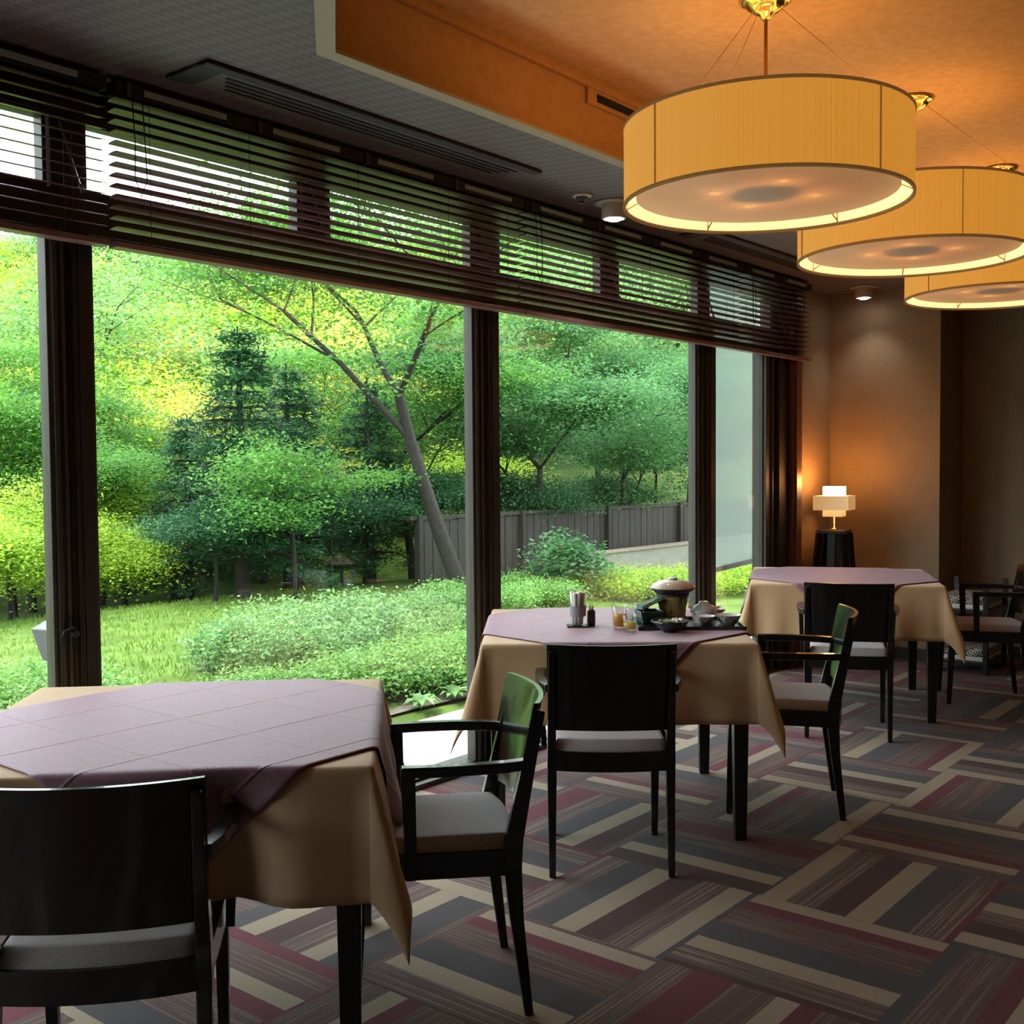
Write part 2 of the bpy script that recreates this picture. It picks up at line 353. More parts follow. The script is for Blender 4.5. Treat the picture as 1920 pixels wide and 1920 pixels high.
# coffer: walls, upper ceiling, trims
mb = MB(); n = len(cof)
def off(poly, d):
    out = []
    for i in range(len(poly)):
        p0, p1, p2 = Vector(poly[i-1]), Vector(poly[i]), Vector(poly[(i+1) % len(poly)])
        a = (p1-p0).normalized(); b = (p2-p1).normalized(); na = Vector((-a.y, a.x)); nb = Vector((-b.y, b.x)); bis = (na+nb).normalized()
        out.append(tuple(p1 + bis*d/max(.3, bis.dot(na))))
    return out
def ring(mb, pi_, po, z0, z1, mi=0):
    n = len(pi_)
    for i in range(n):
        k = (i+1) % n; q = [pi_[i], pi_[k], po[k], po[i]]; mb.prism(q, z0, z1, mi)
co1 = off(cof, .05)
ring(mb, off(cof, -.004), co1, HS-.006, HC+.1)
M['coffer_shaded'] = wallpaper('orange_stucco_shaded', (.40, .18, .055), (.47, .23, .08), 30)  # darker copy of the coffer stucco; lamplight falloff is put into the colour
struct('wall_coffer', mb, M['coffer_shaded'])
mb = MB(); ring(mb, off(cof, -.006), co1, HS-.014, HS-.004); struct('trim_2', mb, M['trim'])
mb = MB(); ring(mb, off(cof, -.025), cof, HC-.045, HC-.02); ring(mb, off(cof, -.012), cof, HC-.02, HC); struct('trim_3', mb, M['coffer_shaded'])
mb = MB(); mb.prism(co1, HC, HC+.03); struct('ceiling_coffer', mb, M['coffer'])
mb = MB().box(-2.3, 9, -4.5, WY+.35, 3.05, 3.15); struct('ceiling_roof', mb, M['conc'])
# walls
struct('wall_window_end', MB().box(7.14, 8.6, WY-.02, WY+.2, 0, 3.05), M['wall'])
struct('wall_far', MB().box(7.8, 8.6, 2.52, WY-.02, 0, HS), M['wall'])
struct('wall_recess', MB().box(8.3, 8.6, -4.4, 2.52, 0, HS), M['wall'])
struct('wall_near', MB().box(-2.2, 8.6, -4.5, -4.4, 0, 3.05), M['wall'])
struct('wall_left', MB().box(-2.3, -2.2, -4.5, WY+.2, 0, 3.05), M['wall'])
struct('baseboard_far', MB().box(7.785, 7.8, 2.505, WY-.02, 0, .085).box(7.785, 8.3, 2.505, 2.52, 0, .085), M['base'])
struct('baseboard_recess', MB().box(8.285, 8.3, -4.4, 2.505, 0, .085), M['base'])
struct('baseboard_window_end', MB().box(7.14, 7.785, WY-.035, WY-.02, 0, .085), M['base'])
struct('trim_4', MB().box(7.005, 7.14, WY-.10, WY+.15, 0, HS).box(7.03, 7.115, WY-.112, WY-.10, 0, HS), M['wood'], bevel=.004)
struct('trim_5', MB().box(-2.2, 7.005, WY-.03, WY+.03, HS-.125, 3.05).box(-2.2, 7.005, WY+.03, WY+.14, HS+.02, 3.05), M['alud'])   # head above the glazing
struct('trim_6', MB().box(-2.2, 7.005, WY-.03, WY+.03, 2.135, 2.262), M['alud'], bevel=.003)  # transom rail
struct('trim_7', MB().box(-2.2, 7.005, WY-.06, WY+.12, -.01, .022).box(-2.2, 7.005, WY-.02, WY-.005, .022, .03).box(-2.2, 7.005, WY+.04, WY+.055, .022, .03), M['alu'])  # sill track

# mullions with their sash grooves (profile in x, extruded in z)
def mullion(name, x0, x1, light_first=True):
    w_ = x1-x0; mb = MB()
    mb.box(x0+w_*.52, x1-.012, WY-.045, WY+.035, .022, 2.14, 1)
    mb.box(x0+.004, x0+w_*.52, WY-.02, WY+.035, .022, 2.14, 0)
    for a, b, d in ((.0, .12, .012), (.2, .30, .02), (.36, .40, .012), (.46, .52, .03)):
        mb.box(x0+.004+w_*a, x0+w_*b, WY-.02-d*.7, WY-.02, .022, 2.14, 0)
    mb.box(x0+w_*.13, x0+w_*.15, WY-.026, WY-.02, .022, 2.14, 2)
    mb.box(x0+w_*.60, x0+w_*.64, WY-.050, WY-.045, .022, 2.14, 1)
    return struct(name, mb, [M['alu'], M['alud'], M['alulight']], bevel=.002)
mullion('trim_8', 1.797, 1.933); mullion('trim_9', 3.814, 3.977); mullion('trim_10', 5.835, 6.041)
mb = MB().box(6.715, 6.77, WY-.04, WY+.06, .022, 2.14, 0).box(6.77, 6.85, WY-.025, WY+.06, .022, 2.14, 0).box(6.79, 6.81, WY-.05, WY-.025, .022, 2.14, 2).box(6.85, 7.005, WY-.07, WY+.1, .022, 2.14, 1)
struct('trim_11', mb, [M['alu'], M['alud'], M['alulight']], bevel=.002)
def window(nm, x0, x1, z0, z1, fr=.03, y=WY):
    e = link(nm, None, loc=(x0, y, z0)); e['kind'] = 'structure'
    W, H_ = x1-x0, z1-z0
    mb = MB().box(0, W, -.02, .03, 0, fr).box(0, W, -.02, .03, H_-fr, H_).box(0, fr, -.02, .03, fr, H_-fr).box(W-fr, W, -.02, .03, fr, H_-fr)
    obj('window_frame', mb, M['alu'], e, bevel=.002)
    obj('glass_pane', MB().box(fr-.005, W-fr+.005, .003, .009, fr-.005, H_-fr+.005), M['glass'], e)
LB = [(-2.2, -.25), (-.23, 1.797), (1.933, 3.814), (3.977, 5.835), (6.041, 6.715)]
for i, (a, b) in enumerate(LB): window('window_%d' % (i+1), a, b, .022, 2.135, .012)
TB = [(-2.2, -1.35), (-1.2, -.28), (-.14, .75), (.87, 1.797), (1.918, 2.81), (2.95, 3.81), (3.99, 4.845), (4.995, 5.865), (5.985, 6.835)]
for i, (a, b) in enumerate(TB): window('window_%d' % (i+6), a, b, 2.262, 2.495, .014)
mb = MB()
for i in range(len(TB)-1): mb.box(TB[i][1]+.006, TB[i+1][0]-.004, WY-.03, WY+.03, 2.262, 2.5)
mb.box(6.835, 7.005, WY-.03, WY+.03, 2.262, 2.5)
struct('trim_12', mb, M['alud'], bevel=.003)
# inclined stays of the hopper lights
for i, (a, b) in enumerate(TB[3:]):
    t = thing('window_stay', ['opening stay beside the leftmost full transom light', 'opening stay at the second transom post from the left', 'opening stay at the third transom post from the left',
               'opening stay at the fourth transom post from the left', 'opening stay at the fifth transom post, next to last', 'opening stay at the last transom post by the corner'][i], 'window stay', (b+.035, WY-.035, 2.27), 0, 'transom opening stays')
    obj('arm', MB().bar((0, 0, .2), (.045, -.04, .0), .012, .006), M['alulight'], t)
    obj('grip', MB().tube([(.045, -.04, .006), (.05, -.045, -.02)], .008, 8), M['alulight'], t)
# crescent lock on the left mullion
t = thing('sash_lock', 'dark crescent sash lock on the left window mullion', 'lock', (1.838, WY-.045, .86), 0)
obj('plate', MB().box(-.012, .012, -.006, .006, -.05, .05), M['slot'], t, bevel=.003)
obj('lever', MB().tube([(0, -.012, .0), (-.02, -.03, .02), (-.05, -.035, .015), (-.055, -.035, -.0)], [.012, .01, .007, .006], 8), M['slot'], t)
# ------------------------------------------------------------------ blinds
def blind(x0, x1, tilt, label, cordx):
    t = thing('venetian_blind', label, 'blind', (x0, WY-.13, 2.605), 0, 'wooden venetian blinds over the transom lights')
    W = x1-x0; mb = MB(); d = .046
    z = -.055; n_ = 0
    while z > -.49:
        dy, dz = cos(tilt)*d/2, sin(tilt)*d/2
        for s_ in (0,):
            a = [(0, -dy, z-dz), (W, -dy, z-dz), (W, 0, z+.0018), (0, 0, z+.0018), (W, dy, z+dz), (0, dy, z+dz)]
            b = [(x, y, zz-.0024) for x, y, zz in a]
            mb.add(a+b, [(0, 1, 2, 3), (3, 2, 4, 5), (7, 6, 9, 8), (8, 9, 11, 10), (1, 0, 6, 7), (5, 4, 10, 11), (0, 3, 5, 11, 9, 6), (1, 7, 8, 10, 4, 2)])
        z -= .0335; n_ += 1
    obj('slats', mb, M['blind'], t)
    zb = -.512
    obj('bottom_rail', MB().box(-.004, W+.004, -.026, .026, zb-.010, zb+.010), M['blind'], t, bevel=.003)
    obj('headrail', MB().box(0, W, -.028, .03, -.042, -.002), M['alud'], t)
    nseg = max(1, round(W/.5)); sl = W/nseg
    for i in range(nseg):
        obj('valance_strip', MB().box(i*sl+.10, (i+1)*sl-.10, -.034, -.028, -.030, -.012), M['rail_reflect'], t, label='pale metal strip, green reflection in its colour')
    for i in range(nseg+1):
        x = min(max(.12, i*sl), W-.12)
        for y in (-.024, .024): obj('ladder_cord', MB().tube([(x, y, -.04), (x, y, zb)], .0012, 4), M['cord'], t)
    c = MB()
    x = cordx
    c.tube([(x, -.04, -.04), (x+.005, -.045, -.2), (x+.002, -.045, -.30), (x+.022, -.046, -.355), (x+.045, -.046, -.30), (x+.04, -.045, -.18), (x+.036, -.04, -.04)], .0018, 6)
    obj('pull_cord', c, M['cord'], t)
    for i in range(nseg):
        obj('bracket', MB().box(i*sl+.035, i*sl+.05, -.036, .03, -.046, 0), M['alulight'], t)
    return t
blind(-.20, 1.925, R(13), 'dark wooden venetian blind cut by the left edge, slats open', 1.4)
blind(1.955, 4.02, R(-5), 'long dark venetian blind above the widest garden pane', .05)
blind(4.035, 6.17, R(-3), 'dark venetian blind above the garden pane right of the middle mullion', .05)
blind(6.185, 7.16, R(-7), 'short dark venetian blind over the frosted end pane by the corner', .07)

# ------------------------------------------------------------------ ceiling fittings
def vent(x0, x1, y0, y1, label):
    t = thing('air_vent', label, 'air vent', (x0, y0, HS-.001), 0, 'linear ceiling air vents')
    W, D = x1-x0, y1-y0
    obj('frame', MB().box(0, W, 0, .045, -.014, 0).box(0, .09, .045, D, -.012, 0), M['vent'], t, bevel=.004)
    obj('grille', MB().box(.09, W-.05, .045, D-.02, -.006, 0), M['ventl'], t)
    s_ = MB()
    for k in range(4):
        yy = .075+k*(D-.10)/4
        s_.box(.13+.02*k, W-.07-.02*k, yy, yy+.013, -.0085, -.0062)
    obj('slot', s_, M['slot'], t)
vent(2.06, 3.72, 2.84, 3.06, 'long dark linear air vent in the ceiling above the left windows')
vent(5.2, 6.9, 2.86, 3.06, 'dark linear air vent in the ceiling behind the lampshades')
t = thing('air_slot', 'dark air slot set high in the orange ceiling recess wall', 'air vent', (3.53, 2.488, 2.775), 0)
obj('frame', MB().box(0, 1.3, -.016, .0, 0, .062), M['coffer_shaded'], t, bevel=.003)
obj('slot', MB().box(.06, 1.24, -.019, -.014, .016, .046), M['slot'], t)
t = thing('sprinkler', 'small round sprinkler in the ceiling beside the spotlight', 'sprinkler', (4.17, 2.957, HS), 0)
obj('escutcheon', MB().lathe([(0, 0), (.045, 0), (.047, -.008), (.03, -.012), (0, -.012)], 24), M['white'], t)
obj('head', MB().lathe([(0, -.012), (.028, -.012), (.026, -.024), (.012, -.026), (.010, -.036), (.016, -.038), (.015, -.042), (0, -.042)], 20), M['fixture'], t)
def spot(x, y, label, sc=1, aim=None, power=8):
    t = thing('ceiling_spotlight', label, 'spotlight', (x, y, HS), 0, 'ceiling spotlights')
    obj('trim_ring', MB().lathe([(0, 0), (.092, 0), (.095, -.006), (.07, -.010), (0, -.010)], 32), M['offwhite'], t)
    obj('housing', MB().lathe([(.058, -.008), (.058, -.075), (.05, -.078), (.05, -.06), (0, -.06)], 32), M['offwhite'], t)
    obj('bulb', MB().lathe([(0, -.085), (.026, -.085), (.036, -.074), (.036, -.062), (0, -.061)], 24), M['bulb'], t)
    l = light('spot_lamp', 'SPOT', (0, 0, -.10), power, (1, .93, .88), spot_size=R(100), spot_blend=.8, shadow_soft_size=.04); l.parent = t
    return t
spot(4.39, 2.93, 'white ceiling spotlight beside the largest lampshade')
spot(7.6, 2.985, 'bright ceiling spotlight in front of the far wall')

# ------------------------------------------------------------------ pendant lamps
def pendant_mats():
    def em(name, col, s, base, rough=.8, noise=None):
        m = mat(name, base, rough, emit=col, es=s, spec=.1); nt = m.node_tree; N = nt.nodes; L = nt.links; b = N['Principled BSDF']
        if noise:
            tc = N.new('ShaderNodeTexCoord'); sp = N.new('ShaderNodeSeparateXYZ'); L.new(tc.outputs['Object'], sp.inputs[0])
            at = N.new('ShaderNodeMath'); at.operation = 'ARCTAN2'; L.new(sp.outputs[1], at.inputs[0]); L.new(sp.outputs[0], at.inputs[1])
            cx = N.new('ShaderNodeCombineXYZ'); mu = N.new('ShaderNodeMath'); mu.operation = 'MULTIPLY'; mu.inputs[1].default_value = 70; L.new(at.outputs[0], mu.inputs[0]); L.new(mu.outputs[0], cx.inputs[0])
            n = N.new('ShaderNodeTexNoise'); n.inputs['Scale'].default_value = 1; n.inputs['Detail'].default_value = 3; L.new(cx.outputs[0], n.inputs[0])
            r = N.new('ShaderNodeMapRange'); r.inputs['From Min'].default_value = .3; r.inputs['From Max'].default_value = .7; r.inputs['To Min'].default_value = s*.86; r.inputs['To Max'].default_value = s*1.1; L.new(n.outputs[0], r.inputs[0])
            L.new(r.outputs[0], b.inputs['Emission Strength'])
        return m
    M['shade'] = em('pleated_shade', (1, .40, .045), .58, (.42, .30, .17), noise=1)
    M['shadein'] = em('shade_inside', (1, .80, .33), 1.15, (.7, .6, .4))
    M['seam'] = em('shade_seam', (1, .5, .15), .10, (.30, .18, .09))
    M['rim'] = em('shade_rim', (1, .5, .15), .08, (.34, .21, .13))
    # frosted diffuser: brighter where the bulbs sit, dim under the hub
    m = mat('frosted_diffuser', (.52, .44, .36), .5, emit=(1, .66, .42), es=.16, trans=((.8, .62, .42), .45))
    M['diff'] = m
pendant_mats()
def pendant():
    t = link('pendant_lamp', None)
    r, h = .457, .250
    n_ = 96
    mb = MB().lathe([(r, 0), (r, h)], n_, mi=0)
    mb.lathe([(r-.004, 0), (r-.004, h)], n_, mi=1)
    sh = obj('lamp_shade', mb, [M['shade'], M['shadein']], t)
    rm = MB()
    for z0 in (-.004, h-.006):
        rm.lathe([(r+.003, z0), (r+.003, z0+.010), (r-.006, z0+.010), (r-.006, z0), (r+.003, z0)], n_)
    obj('rim', rm, M['rim'], t)
    sm = MB(); si = MB()
    for k in range(4):
        a = R(90*k+251); p = Vector((cos(a), sin(a), 0)); q = Vector((-sin(a), cos(a), 0))
        obj('seam', MB().bar(p*(r+.0015)+Vector((0, 0, .005)), p*(r+.0015)+Vector((0, 0, h-.005)), .008, .002, up=q), M['seam'], t)
    for k in range(6):
        a = R(60*k+173); p = Vector((cos(a), sin(a), 0)); q = Vector((-sin(a), cos(a), 0))
        m_ = MB().bar(p*(r-.005), p*(r-.005)+Vector((0, 0, h)), .002, .004, up=q)
        m_.bar(p*(r-.005)+Vector((0, 0, .012)), p*(r-.042)+Vector((0, 0, .030)), .004, .003); obj('spoke', m_, M['rod'], t)
    d = MB().lathe([(0, .028), (r-.040, .028), (r-.040, .034), (0, .034)], n_)
    obj('diffuser', d, M['diff'], t)
    hub = MB().lathe([(0, .045), (.115, .045), (.12, .05), (.115, .056), (0, .056)], 24)
    for k in range(3):
        a = R(120*k+10); hub.bar((cos(a)*.06, sin(a)*.06, .068), (cos(a)*(r-.006), sin(a)*(r-.006), .10), .012, .006)
    obj('hub', hub, M['rod'], t)
    top = HC-2.23
    obj('rod', MB().tube([(0, 0, .07), (0, 0, top-.03)], .006, 10), M['rod'], t)
    for k in range(3):
        a = R(120*k+60); wr = MB(); wr.tube([(cos(a)*.03, sin(a)*.03, top-.015), (cos(a)*(r-.004), sin(a)*(r-.004), h-.004)], .0011, 5)
        obj('suspension_wire', wr, M['rod'], t)
    cp = MB().lathe([(0, top-.002), (.078, top-.002), (.083, top-.008), (.073, top-.014), (.063, top-.016), (.058, top-.028), (.038, top-.042), (.020, top-.050), (.014, top-.064), (0, top-.066)], 40,
                    wob=lambda u, i: 1+.03*sin(2*pi*8*u) if i > 2 else 1)
    obj('canopy', cp, M['gold'], t)
    for k in range(4):
        a = R(90*k+45); c = (cos(a)*.17, sin(a)*.17); bb = MB()
        bb.lathe([(0, .040), (.014, .040), (.014, .055), (.026, .075), (.029, .09), (.02, .108), (0, .113)], 16, c=c)
        obj('bulb', bb, M['pbulb'], t)
    return t
M['pbulb'] = mat('warm_bulb', (1, 1, 1), .5, emit=(1, .66, .3), es=9)
p0 = pendant()
tag(p0, 'nearest and largest drum lampshade hanging from the orange ceiling', 'ceiling lamp', 'drum pendant lamps')
p0.location = (3.34, 1.64, 2.23)
dup(p0, (4.625, 1.615, 2.23), R(-29), 'drum pendant lamp in the middle of the row of three')
dup(p0, (5.98, 1.64, 2.23), R(-10), 'farthest drum pendant lamp, cut by the right edge')
for i, (x, y) in enumerate(((3.34, 1.64), (4.625, 1.615), (5.98, 1.64))):
    for k in range(4):
        a = R(90*k+45+(0, -29, -10)[i]); light('pendant_bulb_light', 'POINT', (x+cos(a)*.17, y+sin(a)*.17, 2.23+.152), 1.2, (1, .47, .14), shadow_soft_size=.035)

# ------------------------------------------------------------------ table lamp on its stand in the far corner
t = thing('stool', 'tall dark wooden slatted stand in the far corner under the small lamp', 'stand', (7.38, 3.10, 0), R(10))
mb = MB().box(-.10, .10, -.10, .10, .905, .93)
obj('top', mb, M['table'], t, bevel=.003)
for sx in (-1, 1):
    for sy in (-1, 1):
        obj('leg', MB().bar((sx*.145, sy*.145, 0), (sx*.085, sy*.085, .905), .034), M['table'], t)
s_ = MB()
for sx, sy in ((0, -1), (0, 1), (-1, 0), (1, 0)):
    s_.bar((sx*.14, sy*.14, .05), (sx*.085, sy*.085, .905), .05, .012, up=(sx, sy, 0))
obj('slats', s_, M['table'], t)
t = thing('table_lamp', 'small lit lamp with three stacked square paper shades in the far corner', 'lamp', (7.38, 3.10, .93), R(10))
M['paper'] = mat('lit_paper', (.8, .7, .5), .8, emit=(1, .55, .20), es=.45)
M['paperhot'] = mat('lit_paper_top', (.9, .85, .7), .8, emit=(1, .84, .52), es=3.2)
obj('stem', MB().lathe([(0, 0), (.03, 0), (.03, .008), (.005, .012), (.005, .20), (0, .20)], 16), M['gold'], t)
def sq(mb, a, z0, z1, th=.003):
    mb.box(-a, a, -a, -a+th, z0, z1).box(-a, a, a-th, a, z0, z1).box(-a, -a+th, -a, a, z0, z1).box(a-th, a, -a, a, z0, z1)
mb = MB(); sq(mb, .065, .215, .30); obj('upper_shade', mb, M['paperhot'], t, label='brightest upper square shade')
mb = MB(); sq(mb, .118, .138, .236); obj('middle_shade', mb, M['paper'], t, label='wide middle square shade')
mb = MB(); sq(mb, .065, .092, .15); obj('lower_shade', mb, M['paper'], t)
obj('bulb', MB().lathe([(0, .19), (.02, .2), (.026, .22), (.02, .245), (0, .25)], 16), M['paperhot'], t)
light('table_lamp_light', 'POINT', (7.38, 3.10, .93+.32), 10, (1, .36, .07), shadow_soft_size=.05)

# ------------------------------------------------------------------ tables with their cloths
def table(c, rot, label, clabel, plabel, bo=(0, 0), D=.78, leans=(24, 24, 24, 24), seed=0, dents=()):
    t = thing('dining_table', label, 'table', (c[0], c[1], 0), rot, 'square dining tables')
    obj('tabletop', MB().box(-.49, .49, -.49, .49, .705, .732), M['table'], t, bevel=.004)
    obj('apron', MB().box(-.44, .44, -.445, -.425, .63, .705).box(-.44, .44, .425, .445, .63, .705).box(-.445, -.425, -.44, .44, .63, .705).box(.425, .445, -.44, .44, .63, .705), M['table'], t)
    for sx in (-1, 1):
        for sy in (-1, 1):
            obj('leg', MB().bar((sx*.445, sy*.445, 0), (sx*.445, sy*.445, .705), .042, .042, up=(0, 1, 0), w2=.062, h2=.062), M['table'], t, bevel=.003)
    rd = random.Random(seed)
    ph = [rd.random()*6.28 for _ in range(8)]
    h = .494; E = .79; RR = .012
    def side_lean(k, v):   # extra outward slope of the hanging side k at position v
        e = min(1, max(0, (h-abs(v))/.12))
        return R(5) + R(7)*e*(.5+.5*sin(v*13+ph[k])) + R(3)*e*sin(v*29+ph[k+4])
    def drop(a, lean):
        # rounded edge then straight fall; returns (out, down)
        L0 = RR*(pi/2-lean)
        if a <= L0: g = a/RR; return RR*sin(g), RR*(1-cos(g))
        g = pi/2-lean; return RR*sin(g)+(a-L0)*sin(lean), RR*(1-cos(g))+(a-L0)*cos(lean)
    def fn(u, v, of=0):
        ax, ay = max(0, abs(u)-h), max(0, abs(v)-h); sx = 1 if u > 0 else -1; sy = 1 if v > 0 else -1
        z = .736+of
        if ax == 0 and ay == 0: return (u, v, z)
        if ay == 0:
            o_, d_ = drop(ax, side_lean(0 if sx > 0 else 1, v)); return (sx*(h+o_+of), v, z-d_)
        if ax == 0:
            o_, d_ = drop(ay, side_lean(2 if sy > 0 else 3, u))
            if sy < 0:
                for v0, amp in dents: o_ -= amp*math.exp(-((u-v0)/.085)**2)*min(1, d_/.09)   # pushed in by the chair arms
            return (u, sy*(h+o_+of), z-d_)
        r = math.hypot(ax, ay); th = math.atan2(ay, ax); tt = th/(pi/2)
        k = {(1, -1): 0, (1, 1): 1, (-1, 1): 2, (-1, -1): 3}[(sx, sy)]
        bend = tt**.75 if k % 2 == 0 else 1-(1-tt)**.75
        tq = tt**.6 if k % 2 == 0 else 1-(1-tt)**.6
        lean = R(5)+R(leans[k])*sin(pi*tq)
        phi = bend*pi/2 + R(5)*sin(2*pi*tt)*min(1, r/.2)
        o_, d_ = drop(r, lean)
        curl = 1+ .10*sin(pi*tt)*r/.4
        return (sx*(h+o_*cos(phi)*curl), sy*(h+o_*sin(phi)*curl), z-d_)
    # cloth coordinates: denser near the table edge
    def cs(n_side=12, n_top=24):
        a = [-E+(E-h)*i/n_side for i in range(n_side)]; rnd = [-h-.02, -h-.012, -h-.006]
        m_ = [-h+2*h*i/n_top for i in range(n_top+1)]
        return sorted(set(a+rnd+m_+[-x for x in rnd]+[-x for x in a]))
    C_ = cs(); n = len(C_)
    mb = MB(); mb.add([fn(u, v) for v in C_ for u in C_], [(j*n+i, j*n+i+1, (j+1)*n+i+1, (j+1)*n+i) for j in range(n-1) for i in range(n-1)], 0, True)
    def fab(nm, mb, m, lb, cat, grp, th):
        o = obj(nm, mb, m, loc=(c[0], c[1], 0), rot=rot); s = o.modifiers.new('solid', 'SOLIDIFY'); s.thickness = th; s.offset = 1
        tag(o, lb, cat, grp); return o
    fab('tablecloth', mb, M['tan'], clabel, 'tablecloth', 'tan tablecloths', .0012)
    # purple square laid diagonally
    K = 84; mb = MB(); vs = []; uv = []
    rt2 = math.sqrt(.5); side = D*math.sqrt(2)
    idx = [[0]*(K+1) for _ in range(K+1)]
    uvv = []
    for j in range(K+1):
        for i in range(K+1):
            a, b = side*(i/K-.5), side*(j/K-.5)
            u, v = (a-b)*rt2+bo[0], (a+b)*rt2+bo[1]
            vs.append(fn(u, v, .0055)); uvv.append((u, v))
    fs = [(j*(K+1)+i, j*(K+1)+i+1, (j+1)*(K+1)+i+1, (j+1)*(K+1)+i) for j in range(K) for i in range(K)]
    mb.add(vs, fs, 0, True); mb.uv = [uvv[k] for f in fs for k in f]
    o = link('table_overlay', mesh_of('table_overlay', mb, M['purple'], fixn=False), loc=(c[0], c[1], 0), rot=rot)
    s = o.modifiers.new('solid', 'SOLIDIFY'); s.thickness = .0012; s.offset = 1
    tag(o, plabel, 'tablecloth', 'purple overlay cloths')
    return t
T2c = ((3.671+3.054+3.849+4.43)/4, (1.821+2.619+3.219+2.41)/4)
table((1.649, 2.438), R(-45.2), 'nearest dining table with tan cloth, front left', 'tan tablecloth with drooping corner on the nearest table', 'purple square cloth with fold creases on the nearest table', (.075, -.025), .76, (13, 12, 12, 12), 1, ((.19, .06), (-.29, .06)))
table((3.742, 2.52), R(-52.3), 'middle dining table set with breakfast dishes', 'tan tablecloth on the middle table with the dishes', 'purple square cloth under the breakfast dishes', (0, 0), .78, (13, 12, 4, 15), 5)
table((6.17, 2.55), R(-64.5), 'farthest dining table near the corner lamp', 'tan tablecloth on the farthest table by the corner', 'purple square cloth on the farthest table', (0, 0), .78, (15, 9, 2, 14), 9)

# ------------------------------------------------------------------ chairs
def strip(mb, prof, x, w, mi=0):
    """bar following a y,z,depth profile in the plane x"""
    vs = []
    for i, (y, z, d) in enumerate(prof):
        y0, z0, _ = prof[max(0, i-1)]; y1, z1, _ = prof[min(len(prof)-1, i+1)]
        tx, tz = y1-y0, z1-z0; l = math.hypot(tx, tz); ny, nz = tz/l, -tx/l
        ww = w if not hasattr(w, '__len__') else w[i]
        for sx, sd in ((-1, -1), (1, -1), (1, 1), (-1, 1)): vs.append((x+sx*ww/2, y+sd*ny*d/2, z+sd*nz*d/2))
    n = len(prof); fs = [(0, 1, 2, 3), tuple(4*(n-1)+k for k in (3, 2, 1, 0))]
    for i in range(n-1):
        for k in range(4): fs.append((4*i+k, 4*i+(k+1) % 4, 4*i+4+(k+1) % 4, 4*i+4+k))
    mb.add(vs, fs, mi)
def curveback(x): return -.042*(1-(x/.215)**2)
